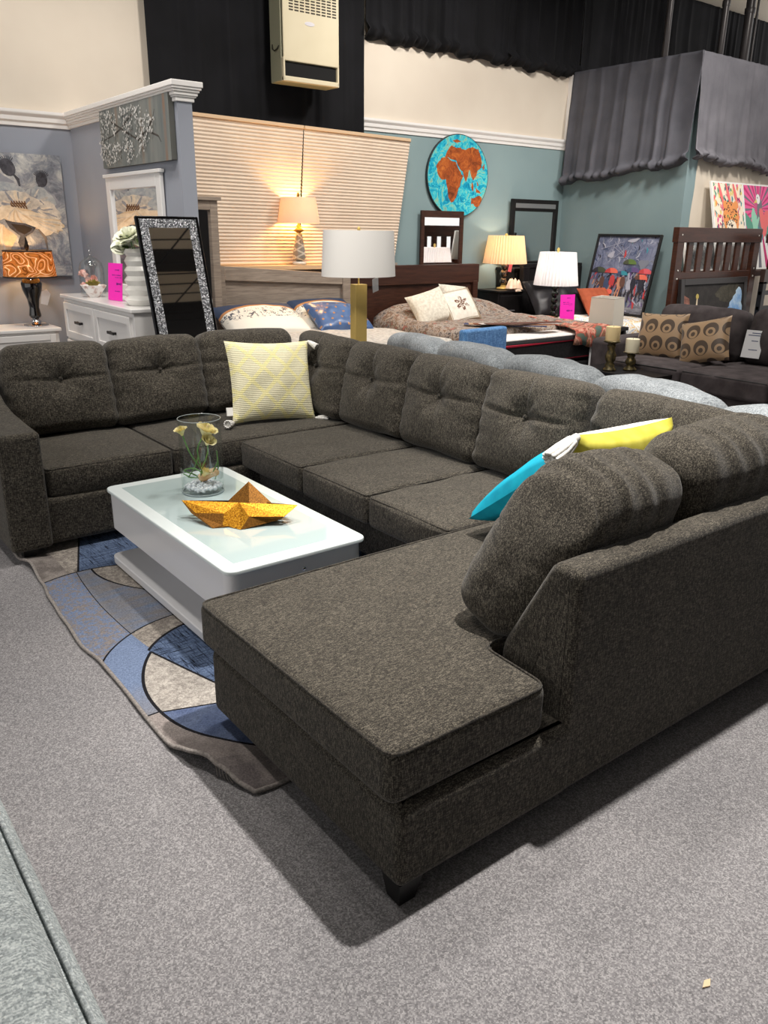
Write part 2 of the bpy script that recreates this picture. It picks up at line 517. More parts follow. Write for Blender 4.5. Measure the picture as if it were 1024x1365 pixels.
# low divider with a light wooden ledge, which carries the pleated blinds and a lamp
struct('wall_divider', MB().box(2.7, 5.95, 7.475, 7.6, 0, 1.24), mat('divider_paint', rgb(150, 140, 128), 0.8))
struct('trim_ledge', MB().box(2.65, 5.2, 7.27, 7.475, 1.2, 1.24), mat('light_pine', rgb(206, 172, 132), 0.6))

# ------------------------------------------------------------------ drapes
def drape(x0, x1, y0, y1, ztop, zbot, folds, amp, seed, gather=0.0, nu=None, nv=26, flare=0.0, n=(0, -1)):
    """a hanging cloth between two plan points; n is the plan direction its folds push out to"""
    b = MB(); nu = nu or folds * 14
    def f(u, v):
        z0 = zbot(u) if callable(zbot) else zbot
        z = ztop(u) if callable(ztop) else ztop
        ph = folds * 2 * PI * (u + 0.06 * nz(u * 4, 0, seed, 1) + 0.025 * nz(u * 11, 3, seed, 1)) + 0.7 * nz(u * 3, v * 1.3, seed, 2)
        k = (0.25 + 0.75 * v) * amp * (0.85 + 0.9 * nz(u * 6, 1, seed, 1.5))
        o = k * (2.2 * (1 - abs(math.sin(ph / 2)) ** 0.7) - 0.8 + 0.3 * math.sin(1.7 * ph + 1)) + amp * 1.2 + flare * v
        if gather:                                # bottom bunched up into a soft roll
            t = max(0.0, (v - (1 - gather)) / gather)
            o += amp * 1.6 * math.sin(t * PI) * (1 + 0.5 * math.sin(ph * 1.7 + 3 * t)) 
            o -= amp * 0.8 * max(0, t - 0.8) * 5
            zz = z + (z0 - z) * v + 0.010 * math.sin(ph * .9 + 1.3) * t + 0.03 * nz(u * 14, v * 2, seed, 1) * t
        else:
            zz = z + (z0 - z) * v
        return (x0 + (x1 - x0) * u + n[0] * o, y0 + (y1 - y0) * u + n[1] * o, zz)
    b.grid(f, nu, nv)
    return b
def drape_obj(name, b, m, label, cat):
    o = b.build(name, m); md = o.modifiers.new('cloth', 'SOLIDIFY'); md.thickness = 0.006
    return tag(o, label, cat)
drape_obj('tall_drape', drape(3.22, 5.57, 7.68, 7.68, 5.3, 0.9, 9, 0.03, 1.0), BLACKCLOTH, 'tall black drape hanging behind the wall heater and pleated blinds', 'curtain')
drape_obj('drape_valance', drape(5.57, 8.93, 7.68, 7.66, 5.3, lambda u: 3.46 + 0.015 * math.sin(u * 40) - 0.02 * u, 17, 0.035, 4.0, gather=0.06), BLACKCLOTH, 'wide black valance with gathered hem above the cream wall band', 'curtain')
drape_obj('backdrop_drape', drape(8.95, 13.5, 7.66, 7.66, 4.66, 3.2, 26, 0.03, 9.0), noisy('charcoal_drape_cloth', [(0.3, rgb(22, 22, 25)), (0.7, rgb(34, 34, 38))], 3, detail=4, rough=0.85), 'dark charcoal pleated drape behind the ceiling pipes, top right', 'curtain')
struct('wall_far', MB().box(9.05, 14, 7.75, 7.9, 0, 5.4), OFFWHITE)
drape_obj('gathered_curtain', drape(8.92, 8.92, 7.62, 5.80, lambda u: 3.5, lambda u: 2.16 + 0.2 * u + 0.02 * math.sin(u * 13) + 0.05 * max(0, u - .8), 8, 0.034, 2.2, gather=0.08, n=(-1, 0), nv=34, flare=0.08), GREYCLOTH, 'grey gathered curtain over the teal side wall, hem bunched up', 'curtain')
drape_obj('corner_curtain', drape(8.86, 11.4, 5.86, 5.86, 3.5, lambda u: 2.4 - 0.1 * u + 0.02 * math.sin(u * 17), 13, 0.03, 6.1, gather=0.08, nv=34, flare=0.05), noisy('grey_drape_cloth_lighter', [(0.3, rgb(98, 97, 103)), (0.7, rgb(116, 114, 120))], 4, detail=4, rough=0.75), 'lighter grey gathered curtain above the colourful animal pictures', 'curtain')
PIPE = mat('dark_pipe', rgb(62, 58, 58), 0.35, 0.3)
pipes = [(9.0, 6.4, .036, 'dark ceiling pipe nearest the black valance'), (10.12, 6.4, .04, 'dark ceiling pipe second from the black valance'), (10.66, 6.4, .055, 'thickest dark ceiling pipe above the grey corner curtain'), (11.0, 6.5, .015, 'thin dark rod right of the thickest ceiling pipe')]
for x, y, r, lab in pipes:
    o = MB().lathe([(r, 3.3), (r, 4.2), (r * 1.18, 4.2), (r * 1.18, 4.26), (r, 4.26), (r, 5.4)], 20, tri_mat(x, y, 0)).build('ceiling_pipe', PIPE)
    tag(o, lab, 'pipe', 'dark ceiling pipes')
# ------------------------------------------------------------------ the U-shaped sectional
sofa = thing('sectional_sofa', 'large U-shaped charcoal tweed sectional sofa with tufted back cushions', 'sofa', (2.1, 2.9, 0))
def base(poly, r=0.03): MB().prism(poly, 0.055, 0.3, 'z', r, 4, rc=0.03).build('base', SOFA, sofa)
base([(0.99, 1.195), (1.62, 1.195), (1.62, 1.24), (3.15, 1.24), (3.15, 2.2), (0.99, 2.2)], 0.035)
base([(2.21, 2.2), (3.15, 2.2), (3.15, 4.08), (2.21, 4.08)])
base([(0.83, 4.045), (3.15, 4.045), (3.15, 5.03), (0.83, 5.03)])
# upholstered back panels
MB().prism([(1.2, 0.06), (1.205, 0.757), (1.3, 0.762), (1.47, 0.44), (1.47, 0.06)], 1.585, 3.2, 'x', 0.028, 4, rc=0.03).build('back_panel', SOFA, sofa)
MB().prism([(3.2, 0.06), (3.2, 0.755), (3.08, 0.755), (2.93, 0.3), (2.93, 0.06)], 1.2, 5.05, 'y', 0.03, 4, rc=0.03).build('back_panel', SOFA, sofa)
MB().prism([(5.05, 0.06), (5.05, 0.755), (4.95, 0.755), (4.82, 0.3), (4.82, 0.06)], 0.83, 3.2, 'x', 0.03, 4, rc=0.03).build('back_panel', SOFA, sofa)
# the sloping arm at the far left
ap = [(4.0, 0.06), (4.0, 0.655), (4.2, 0.66), (4.45, 0.672), (4.62, 0.7), (4.78, 0.77), (4.95, 0.86), (5.05, 0.87), (5.05, 0.06)]
MB().prism(ap, 0.8, 1.0, 'x', 0.022, 4, rc=0.03).build('arm', SOFA, sofa)

def seat(x0, x1, y0, y1, z0=0.295, z1=0.45, front='x'):
    def fn(u, v, w, p):
        k = max(0.0, (1 - u ** 4) * (1 - v ** 4))
        d = 0.012 * k * (1 if w > 0.3 else 0)
        q = 0.006 * nz(p.x + x0, p.y + y0, w, 6)
        bx = 0.012 * (1 - v * v) * (1 - w * w) * (-1 if u < -0.9 else 0) if front == 'x' else 0
        by = 0.012 * (1 - u * u) * (1 - w * w) * (-1 if v < -0.9 else 0) if front == 'y' else 0
        return (bx + q * 0.5, by + q * 0.5, d + (q if w > 0 else 0))
    o = MB().rbox(x0, x1, y0, y1, z0, z1, 0.028, 4, (16, 16, 4), fn).build('seat_cushion', SOFA, sofa)
    r = 0.012
    z = z1 - r * 0.75
    xi, xa, yi, ya = x0 + r * .6, x1 - r * .6, y0 + r * .6, y1 - r * .6
    c = 0.02; pts = []
    for (cx, cy, a0) in ((xi + c, yi + c, PI), (xa - c, yi + c, 1.5 * PI), (xa - c, ya - c, 0), (xi + c, ya - c, .5 * PI)):
        for t in range(5):
            a = a0 + t / 4 * PI / 2
            pts.append((cx + c * math.cos(a), cy + c * math.sin(a), z))
    q = []
    for i, p in enumerate(pts):                   # keep the welt on the softly bulging edge
        n = pts[(i + 1) % len(pts)]
        m = max(1, int((Vector(n) - Vector(p)).length / 0.05))
        for t in range(m): q.append(tuple(Vector(p).lerp(Vector(n), t / m)))
    MB().tube(q, 0.0042, 6, True).build('welt', SOFA_PIPE, o)
seat(1.02, 1.69, 4.06, 4.78, front='y')
seat(1.70, 2.86, 4.06, 4.78, front='y')
seat(2.08, 2.86, 3.385, 4.03)
seat(2.08, 2.86, 2.815, 3.375)
seat(2.08, 2.86, 2.25, 2.805)
# L-shaped chaise cushion
L = [(0.972, 1.212), (1.515, 1.212), (1.53, 1.475), (2.85, 1.475), (2.85, 2.24), (0.972, 2.24)]
ch = MB().prism(L, 0.3, 0.452, 'z', 0.03, 5, rc=0.045).build('chaise_cushion', SOFA, sofa)
pts = []
for i, p in enumerate(L):
    a, c = Vector(L[i - 1]), Vector(L[(i + 1) % len(L)]); p = Vector(p)
    da, dc = (a - p).normalized(), (c - p).normalized()
    for t in range(5):
        t /= 4
        q = (p + da * .045) * (1 - t) ** 2 + p * 2 * t * (1 - t) + (p + dc * .045) * t * t
        pts.append(q)
cen = Vector((1.4, 1.75))
MB().tube([(q.x + (0.006 if q.x < 1.4 else -0.006), q.y + (0.006 if q.y < 1.6 else -0.006), 0.446) for q in pts], 0.004, 6, True).build('welt', SOFA_PIPE, ch)

def back_cushion(M, w=0.6, h=0.5, t=0.2, tuft=True, crown=0.045, seed=0.0, plump=0.0, pleat=0.0, slump=0.0, shear=0.0):
    def fn(u, v, w_, p):
        k = max(0.0, (1 - abs(u) ** 2.6) * (1 - abs(w_) ** 2.6))
        fr = max(0.0, -v)
        dy = -crown * k * fr + plump * k * max(0.0, v)
        z0 = 0.045
        if tuft and v < 0:
            rr = (p.x ** 2 + (p.z - z0) ** 2)
            dy += fr * 0.05 * math.exp(-rr / 0.006)
            side = max(0.0, 1 - u ** 6)
            dy += fr * 0.014 * side * math.exp(-((p.z - z0 - 0.012 * u * u) / 0.011) ** 2)
            up = 1 / (1 + math.exp(-(p.z - z0) / 0.012)) if p.z > z0 - .1 else 0
            dy += fr * 0.012 * up * math.exp(-(p.x / 0.011) ** 2)
            dy += fr * 0.004 * math.sin(8 * math.atan2(p.z - z0, p.x)) * math.exp(-rr / 0.02)
        dz = -0.012 * u ** 4 * max(0.0, w_) - slump * max(0.0, (u - .1) / .9) ** 2 * max(0.0, w_ + .3) + (plump * 0.4 * (1 - u * u) if w_ > 0.5 else 0)
        # puckers along the ends and the top seam
        e = abs(u) ** 6
        dy += 0.006 * e * math.sin(p.z * 75 + seed) * (1 if v < 0 else .4)
        if pleat and w_ > 0.2:
            s = math.sin(p.x * 58 + 2.0 * nz(p.x + seed, p.y, 0, 9))
            dz += pleat * s * (w_ - .2) * (0.6 + .4 * nz(p.x, seed, 1, 7)); dy += pleat * .5 * s * (w_ - .2) * (1 if v > 0 else -1)
        q = 0.012 * nz(p.x + seed * 3.1, p.y, p.z + seed, 5)
        return (-shear * max(0.0, u) * (w_ + 1) / 2 + 0.014 * nz(p.y + seed, p.z, 1, 6) - 0.018 * u * w_ * w_ * (1 if w_ > 0 else 0), dy + q, dz + q * .7)
    o = MB().rbox(-w / 2, w / 2, -t / 2, t / 2, -h / 2, h / 2, (0.06 if not plump else 0.095), 5, (38, 4, 34), fn, M).build('back_cushion', SOFA, sofa)
    if tuft:
        p = M @ Vector((0, -t / 2 - crown + 0.042, 0.045))
        MB().lathe([(0.0, -0.006), (0.009, -0.005), (0.012, 0), (0.009, .005), (0.0, 0.006)], 12, Matrix.Translation(p) @ M.to_3x3().to_4x4() @ Euler((PI / 2, 0, 0)).to_matrix().to_4x4(), cap=False).build('button', SOFA_PIPE, o)
for k, x in enumerate((1.33, 1.925, 2.56)):
    back_cushion(tri_mat(x, 4.815, 0.708, -0.22, 0.012 * (-1) ** k, 0), 0.605 if k < 2 else 0.69, 0.51, seed=k * 1.7)
for k, y in enumerate((4.375, 3.775, 3.175, 2.555, 1.86)):
    back_cushion(tri_mat(2.915, y, 0.702, -0.22, 0.01 * (-1) ** k, -PI / 2), (0.6, 0.605, 0.605, 0.64, 0.7)[k], 0.51, seed=7 + k * 2.3)
back_cushion(tri_mat(1.885, 1.475, 0.70, -0.34, -0.03, PI - 0.02), 0.68, 0.53, 0.25, seed=20, plump=0.03, pleat=0.010, slump=0.085, shear=0.14)
back_cushion(tri_mat(2.585, 1.465, 0.715, -0.3, 0.02, PI), 0.68, 0.53, 0.25, seed=25, plump=0.03, pleat=0.010)
def leg(x, y, dx, dy):
    a, c = .075, .05
    b = MB(); vs = [(x + q * dx, y + w_ * dy, z) for z, k in ((0, c), (.06, a)) for q, w_ in ((0, 0), (k, 0), (k, k), (0, k))]
    fl_ = [(0, 1, 2, 3), (4, 7, 6, 5)] + [(i, i + 4, (i + 1) % 4 + 4, (i + 1) % 4) for i in range(4)]
    b.add(vs, [f if dx * dy < 0 else f[::-1] for f in fl_], False).build('leg', BLACKLEG, sofa)
leg(1.005, 1.21, 1, 1); leg(3.12, 1.28, -1, 1)
leg(0.86, 4.045, 1, 1); leg(0.86, 5.0, 1, -1); leg(3.12, 5.0, -1, -1); leg(2.24, 3.0, 1, 1)
# ------------------------------------------------------------------ rug
def interp(tab, y):
    for (a, va), (b_, vb) in zip(tab, tab[1:]):
        if a <= y <= b_: 
            t = (y - a) / (b_ - a); t = t * t * (3 - 2 * t)
            return va + (vb - va) * t
    return tab[0][1] if y < tab[0][0] else tab[-1][1]
EDGE = [(1.79, 0.925), (1.885, 0.895), (1.96, 0.868), (2.07, 0.832), (2.16, 0.815), (2.35, 0.815), (2.63, 0.822), (2.82, 0.82), (3.0, 0.803), (3.25, 0.816), (3.5, 0.83), (3.7, 0.852), (3.92, 0.864), (4.06, 0.842), (4.3, 0.85)]
def rug_mat():
    m, nt, bs = new_mat('abstract_rug_pile')
    X, Y, Z = xyz(nt)
    def circ(cx, cy, r):
        return ((X - cx) * (X - cx) + (Y - cy) * (Y - cy)).sqrt() - r
    v = coords(nt)
    fine = noise_tex(nt, v, 150, 4, 0.7); spk = noise_tex(nt, v, 45, 5, 0.75); soft = noise_tex(nt, v, 9, 4, 0.6)
    def tex(a, b_, f, lo=0.4, hi=0.6): return ramp(nt, f, [(lo, a), (hi, b_)])
    # cross-hatched navy: thin dark threads across a mid blue
    h1 = noise_tex(nt, coords(nt, (1, 14, 1)), 9, 4, 0.7); h2 = noise_tex(nt, coords(nt, (14, 1, 1)), 9, 4, 0.7)
    hm = Ex(nt, h1).min(Ex(nt, h2))
    navy = ramp(nt, hm.v, [(0.36, rgb(26, 32, 46)), (0.45, rgb(70, 98, 142)), (0.6, rgb(104, 134, 178))])
    taupe = tex(rgb(146, 136, 133), rgb(168, 158, 154), soft)
    speckb = tex(rgb(150, 142, 140), rgb(108, 136, 182), spk, 0.44, 0.56)
    greyb = ramp(nt, noise_tex(nt, coords(nt, (1, 3, 1)), 5, 4, 0.6), [(0.3, rgb(112, 136, 174)), (0.55, rgb(146, 146, 152)), (0.8, rgb(140, 131, 130))])
    beige = tex(rgb(140, 132, 125), rgb(186, 178, 166), spk, 0.42, 0.58)
    lightb = ramp(nt, (Y * 2.2 + Ex(nt, soft) * 0.5 - 5.2).v, [(0.15, rgb(150, 149, 152)), (0.75, rgb(112, 140, 186))])
    cream = tex(rgb(164, 157, 150), rgb(208, 202, 192), spk, 0.4, 0.6)
    dblue = tex(rgb(72, 96, 146), rgb(104, 126, 170), soft, 0.35, 0.65)
    C1, C2, C3 = circ(1.231, 2.545, 0.488), circ(1.302, 2.538, 0.398), circ(1.441, 2.403, 0.578)
    A2 = Y - 3.735 + (X - 1.04) * (X - 1.04) * 1.1           # > 0 beyond the far arc
    AX = X - 1.033 - (Y - 3.758) * 0.33
    D = X - 0.985 - (Y - 3.24) * (Y - 3.24) * 0.13
    H = X - 0.999 + (Y - 2.786) * 0.283
    I = Y - 2.357 + (X - 0.864) * 0.342
    Bx = X - 1.085 - ((Y - 3.68) * (Y - 3.68)) * 1.15
    J = Y - 2.362
    K = Y - 1.955
    pos = lambda e: e > 0.0
    neg = lambda e: e < 0.0
    c = taupe
    c = mixc(nt, (neg(K)).v, c, tex(rgb(128, 119, 120), rgb(160, 150, 146), soft))
    c = mixc(nt, (pos(J)).v, c, lightb)
    up = pos(C1) & pos(Y - 2.78) & neg(A2)
    c = mixc(nt, (up & neg(D)).v, c, speckb)
    c = mixc(nt, (up & pos(D)).v, c, greyb)
    c = mixc(nt, (up & pos(Bx) & pos(D)).v, c, beige)
    c = mixc(nt, (neg(C1) & pos(D + 0.0) & pos(Y - 2.5)).v, c, beige)
    c = mixc(nt, (pos(A2)).v, c, tex(rgb(126, 118, 114), rgb(160, 152, 146), soft))
    c = mixc(nt, (pos(A2) & pos(X - 0.98)).v, c, beige)
    c = mixc(nt, (pos(A2) & pos(AX)).v, c, navy)
    c = mixc(nt, (neg(C2) & pos(H)).v, c, navy)
    c = mixc(nt, (neg(C3) & neg(H) & pos(I)).v, c, cream)
    c = mixc(nt, (neg(C3) & neg(I)).v, c, dblue)
    def line(e, w_, where=None):
        k = e.abs() < w_
        return (k & where) if where is not None else k
    k = line(C1, 0.004, pos(Y - 2.6)).max(line(A2, 0.005)).max(line(C3, 0.006, neg(H))).max(line(H, 0.005, neg(C3) & pos(I))).max(line(C2, 0.006, pos(H)))
    k = k.max(line(I, 0.004, neg(C3))).max(line(J, 0.004, pos(C3) & neg(X - 0.875))).max(line(AX, 0.005, pos(A2))).max(line(Bx, 0.005, up & pos(D))).max(line(D, 0.002, up))
    c = mixc(nt, k.v, c, rgb(38, 38, 44))
    c = mixc(nt, 1.0, c, (0.82, 0.80, 0.78, 1), 'MULTIPLY')
    c = mixc(nt, 0.45, c, ramp(nt, fine, [(0.3, rgb(96, 96, 100)), (0.7, rgb(205, 203, 202))]), 'OVERLAY')
    hs = nt.nodes.new('ShaderNodeHueSaturation'); hs.inputs['Saturation'].default_value = 0.78; hs.inputs['Value'].default_value = 1.0
    nt.links.new(c, hs.inputs['Color'])
    tw = ramp(nt, threads(nt, (260, 260, 1)), [(0.0, (0.82, 0.82, 0.82, 1)), (1.0, (1.16, 1.16, 1.16, 1))])
    c = mixc(nt, 1.0, hs.outputs['Color'], tw, 'MULTIPLY')
    nt.links.new(c, bs.inputs['Base Color'])
    bs.inputs['Roughness'].default_value = 0.95; bs.inputs['Specular IOR Level'].default_value = 0.08
    bump(nt, bs, fine, 0.6, 0.004)
    return m
RUGEDGE = noisy('rug_binding', [(0.3, rgb(116, 110, 106)), (0.7, rgb(160, 153, 148))], 120, rough=0.95)
rug = thing('area_rug', 'blue, grey and cream abstract patterned area rug under the white coffee table', 'rug', (0, 0, 0))
def rug_z(x, y, d):                                # d = distance in from the left edge
    lift = 0.045 * math.exp(-((y - 1.99) / 0.12) ** 2) * math.exp(-(d / 0.11) ** 2) + 0.022 * math.exp(-((y - 3.95) / 0.1) ** 2) * math.exp(-(d / 0.1) ** 2)
    return 0.012 + lift + 0.0015 * math.sin(y * 17 + x * 5) * math.exp(-(d / .2) ** 2)
def near(x): return 1.80 - 0.012 * math.sin((x - .9) * 14)
def rug_pt(u, v):
    y = 1.80 + (4.28 - 1.80) * v
    xl = interp(EDGE, y); x = xl + (2.5 - xl) * u ** 1.7
    if v < 0.2: y += (near(x) - 1.80) * (1 - v / 0.2)
    return x, y, rug_z(x, y, x - xl)
b = MB(); b.grid(rug_pt, 40, 110)
o = b.build('pile', rug_mat(), rug); md = o.modifiers.new('thick', 'SOLIDIFY'); md.thickness = 0.009; md.offset = -1
bd = [rug_pt(0, 1 - k / 120) for k in range(121)] + [rug_pt((k / 40), 0) for k in range(1, 41)]
MB().tube([(p[0] - .002, p[1], p[2] - .003) for p in bd], 0.0075, 7).build('binding', RUGEDGE, rug)
fr = MB()
for k in range(5): fr.tube([(0.872 + .006 * k, 1.955 - .012 * k, 0.04), (0.87 + .004 * k, 1.94 - .013 * k, 0.02), (0.868 + .006 * k, 1.935 - .014 * k, 0.004)], 0.0018, 5)
tag(fr.build('frayed_thread', RUGEDGE, rug), 'loose threads at lifted rug corner')

# ------------------------------------------------------------------ coffee table
tb = thing('coffee_table', 'white gloss coffee table with frosted glass top on the rug', 'table', (1.52, 3.1, 0))
MB().prism([(1.2, 2.49), (1.84, 2.49), (1.84, 3.757), (1.2, 3.757)], 0.018, 0.058, 'z', 0.006, 2, rc=0.05).build('base', WHITEGLOSS, tb)
MB().prism([(1.5, 2.6), (1.82, 2.6), (1.82, 3.65), (1.5, 3.65)], 0.056, 0.21, 'z', 0.002, 1, rc=0.02).build('pedestal', WHITEGLOSS, tb)
MB().prism([(1.212, 2.492), (1.828, 2.492), (1.828, 3.745), (1.212, 3.745)], 0.203, 0.385, 'z', 0.003, 1, rc=0.05).build('body', WHITEGLOSS, tb)
fro = mat('frosted_white_edge', rgb(222, 231, 231), 0.22, coat=0.4)
MB().prism([(1.2, 2.475), (1.84, 2.475), (1.84, 3.757), (1.2, 3.757)], 0.386, 0.4055, 'z', 0.006, 3, rc=0.05).build('top_rim', fro, tb)
mg, nt, bs = new_mat('frosted_green_glass')
bs.inputs['Base Color'].default_value = rgb(190, 208, 208); bs.inputs['Roughness'].default_value = 0.07; bs.inputs['Coat Weight'].default_value = 1.0; bs.inputs['Coat Roughness'].default_value = 0.03
MB().prism([(1.262, 2.545), (1.778, 2.545), (1.778, 3.69), (1.262, 3.69)], 0.4, 0.4062, 'z').build('glass_top', mg, tb)
MB().lathe([(0.0, 0), (0.006, 0), (0.008, .002), (0.008, .004), (0.004, .006), (0, .006)], 14, tri_mat(1.54, 2.4925, 0.335, PI / 2), cap=False).build('screw', CHROME, tb)
for x in (1.26, 1.78):
    for y in (2.56, 3.68): MB().lathe([(0.02, 0.0), (0.02, 0.008)], 12, tri_mat(x, y, 0.0125)).build('foot', BLACK, tb)

# ------------------------------------------------------------------ glass cylinder vase with blooms
gm, nt, bs = new_mat('clear_glass')
nt.nodes.remove(bs)
tr = nt.nodes.new('ShaderNodeBsdfTransparent'); tr.inputs[0].default_value = (0.965, 0.98, 0.975, 1)
gs = nt.nodes.new('ShaderNodeBsdfGlossy'); gs.inputs['Roughness'].default_value = 0.02
fr_ = nt.nodes.new('ShaderNodeLayerWeight'); fr_.inputs['Blend'].default_value = 0.25
mx_ = nt.nodes.new('ShaderNodeMixShader')
fq_ = Ex(nt, fr_.outputs['Facing']); fq_ = fq_ * fq_ * 0.4 + 0.05; nt.links.new(fq_.v, mx_.inputs[0]); nt.links.new(tr.outputs[0], mx_.inputs[1]); nt.links.new(gs.outputs[0], mx_.inputs[2])
nt.links.new(mx_.outputs[0], nt.nodes['Material Output'].inputs['Surface'])
VX, VY, VZ = 1.56, 3.42, 0.407
vs_ = MB().lathe([(0.0, 0), (0.093, 0), (0.1, .006), (0.1, 0.352), (0.0985, 0.355), (0.096, 0.352), (0.096, 0.02), (0.09, 0.014), (0.0, 0.013)], 56, tri_mat(VX, VY, VZ), cap=False).build('glass_vase', gm)
MB().tube([(VX + .098 * math.cos(a * PI / 24), VY + .098 * math.sin(a * PI / 24), VZ + .354) for a in range(48)], .0018, 6, True).build('rim', mat('polished_glass_rim', rgb(160, 168, 168), .05, spec=1), vs_)
MB().tube([(VX + .096 * math.cos(a * PI / 24), VY + .096 * math.sin(a * PI / 24), VZ + .004) for a in range(48)], .004, 6, True).build('base_edge', mat('glass_base_edge', rgb(150, 164, 168), .05, spec=1), vs_)
tag(vs_, 'tall clear glass cylinder vase standing on the white coffee table', 'vase')
pm, nt, bs = new_mat('clear_pebble')
bs.inputs['Base Color'].default_value = rgb(232, 236, 244); bs.inputs['Roughness'].default_value = 0.08; bs.inputs['Transmission Weight'].default_value = 0.0
pb = MB()
rr = random.Random(3)
for k in range(170):
    a, q = rr.uniform(0, 2 * PI), 0.082 * math.sqrt(rr.random()); s = rr.uniform(.007, .011)
    M = tri_mat(VX + q * math.cos(a), VY + q * math.sin(a), VZ + 0.023 + rr.uniform(0, .03) * (1 - q / .12), rr.uniform(0, 3), rr.uniform(0, 3), 0)
    pb.rbox(-s, s, -s * .8, s * .8, -s * .7, s * .7, s * .65, 1, M=M)
tag(pb.build('glass_pebbles', pm), 'clear glass pebbles filling the bottom of the cylinder vase', 'pebbles', kind='stuff')
PEACH = noisy('peach_shell', [(0.3, rgb(226, 176, 126)), (0.7, rgb(244, 212, 170))], 22, rough=0.5)
sh = MB().rbox(-.052, .052, -.022, .022, -.02, .02, .0195, 5, (4, 2, 2), lambda u, v, w_, p: (0, 0, .006 * math.sin(u * 3)), tri_mat(VX + 0.022, VY - 0.02, VZ + 0.082, 0, -.25, -.55)).build('shell', PEACH)
tag(sh, 'peach coloured shell lying on the pebbles inside the cylinder vase', 'shell')
STEM = noisy('green_stem', [(0.3, rgb(78, 128, 62)), (0.7, rgb(120, 164, 92))], 40, rough=0.5)
PETAL = noisy('cream_pink_petal', [(0.3, rgb(243, 226, 150)), (0.6, rgb(246, 236, 190)), (0.8, rgb(240, 190, 176))], 18, rough=0.55)
def bloom_mb(b, c, r, tilt, seed, layers=3):
    for L_ in range(layers):
        n = 3 + L_ * 2
        for k in range(n):
            a = 2 * PI * k / n + L_ * 0.6 + seed
            sz = r * (0.55 + 0.25 * L_)
            def f(u, v, a=a, sz=sz, L_=L_):
                w_ = (u - .5) * 2; q = sz * (0.15 + 0.85 * v)
                an = a + w_ * (0.75 + .1 * L_) * math.sin(PI * (0.12 + .8 * v)) ** .6
                rad = r * (0.25 + 0.16 * L_) * math.sin(PI * min(1.0, 0.1 + .55 * v)) * (1 + 0.5 * v ** 3) + 0.22 * r * v ** 4 * L_ * .6
                return (rad * math.cos(an), rad * math.sin(an), r * 1.25 * v * (1 - .08 * L_) - 0.18 * r * v ** 4 * L_ * .5 + 0.05 * r * math.sin(6 * u + seed) * v)
            b.grid(f, 6, 6, tri_mat(*c) @ Euler(tilt).to_matrix().to_4x4())
def flower(pts, bloom, r, tilt, label, seed, group='blooms in the glass vase', stemr=0.0035):
    t = thing('artificial_flower', label, 'flower', pts[0], group=group)
    P = [Vector(p) for p in pts]; q = []
    for i in range(len(P) - 1):
        p0, p1, p2, p3 = P[max(0, i - 1)], P[i], P[i + 1], P[min(len(P) - 1, i + 2)]
        for k in range(6):
            s = k / 6
            q.append(0.5 * ((2 * p1) + (p2 - p0) * s + (2 * p0 - 5 * p1 + 4 * p2 - p3) * s * s + (3 * p1 - p0 - 3 * p2 + p3) * s ** 3))
    q.append(P[-1])
    MB().tube(q, stemr, 7).build('stem', STEM, t)
    b = MB(); bloom_mb(b, bloom, r, tilt, seed)
    b.lathe([(0, 0), (.006, .002), (.009, .012), (.004, .02), (0, .02)], 10, tri_mat(bloom[0], bloom[1], bloom[2] - .008), cap=False)
    b.build('bloom', PETAL, t)
# camera-right in plan is about (.79, -.61)
def vp(r_, d, h): return (VX + .79 * r_ - .61 * d, VY - .61 * r_ - .79 * d, VZ + h)
flower([vp(.005, 0, .05), vp(.0, 0, .1), vp(-.05, .01, .19), vp(-.082, 0, .275)], vp(-.083, 0, .276), .032, (0, -.25, 0), 'small pale calla-like bloom at the left inside the cylinder vase', 1.0)
flower([vp(.005, .0, .05), vp(-.005, .01, .14), vp(-.012, .01, .21), vp(.018, .0, .272)], vp(.02, 0, .268), .052, (0.3, .3, 0), 'largest cream yellow bloom near the rim of the cylinder vase', 2.1)
flower([vp(-.002, .02, .05), vp(.0, .02, .1), vp(.035, .02, .19), vp(.035, .01, .24)], vp(.035, .02, .236), .036, (0.6, .2, 0), 'second cream bloom tucked under the largest one in the vase', 4.0)
flower([vp(.0, .0, .05), vp(-.03, .02, .085), vp(-.08, .02, .105), vp(-.03, .03, .12), vp(.015, .03, .092)], vp(.016, .03, .088), .03, (0.2, .5, 0), 'low cream bloom lying above the shell in the cylinder vase', 5.3)
gl = MB()
for pts in ([(-.06, .03, .075), (-.03, .02, .12), (-.012, .01, .17)], [(.06, 0, .06), (.078, 0, .12), (.075, 0, .2)], [(-.085, .02, .09), (-.05, .03, .075), (.0, .02, .07)], [(.0, 0, .05), (.05, .02, .09), (.08, .01, .15)]):
    gl.tube([vp(*p) for p in pts], 0.003, 6)
tag(gl.build('loose_stems', STEM), 'loose green stems curling inside the cylinder vase', 'stems', kind='stuff')

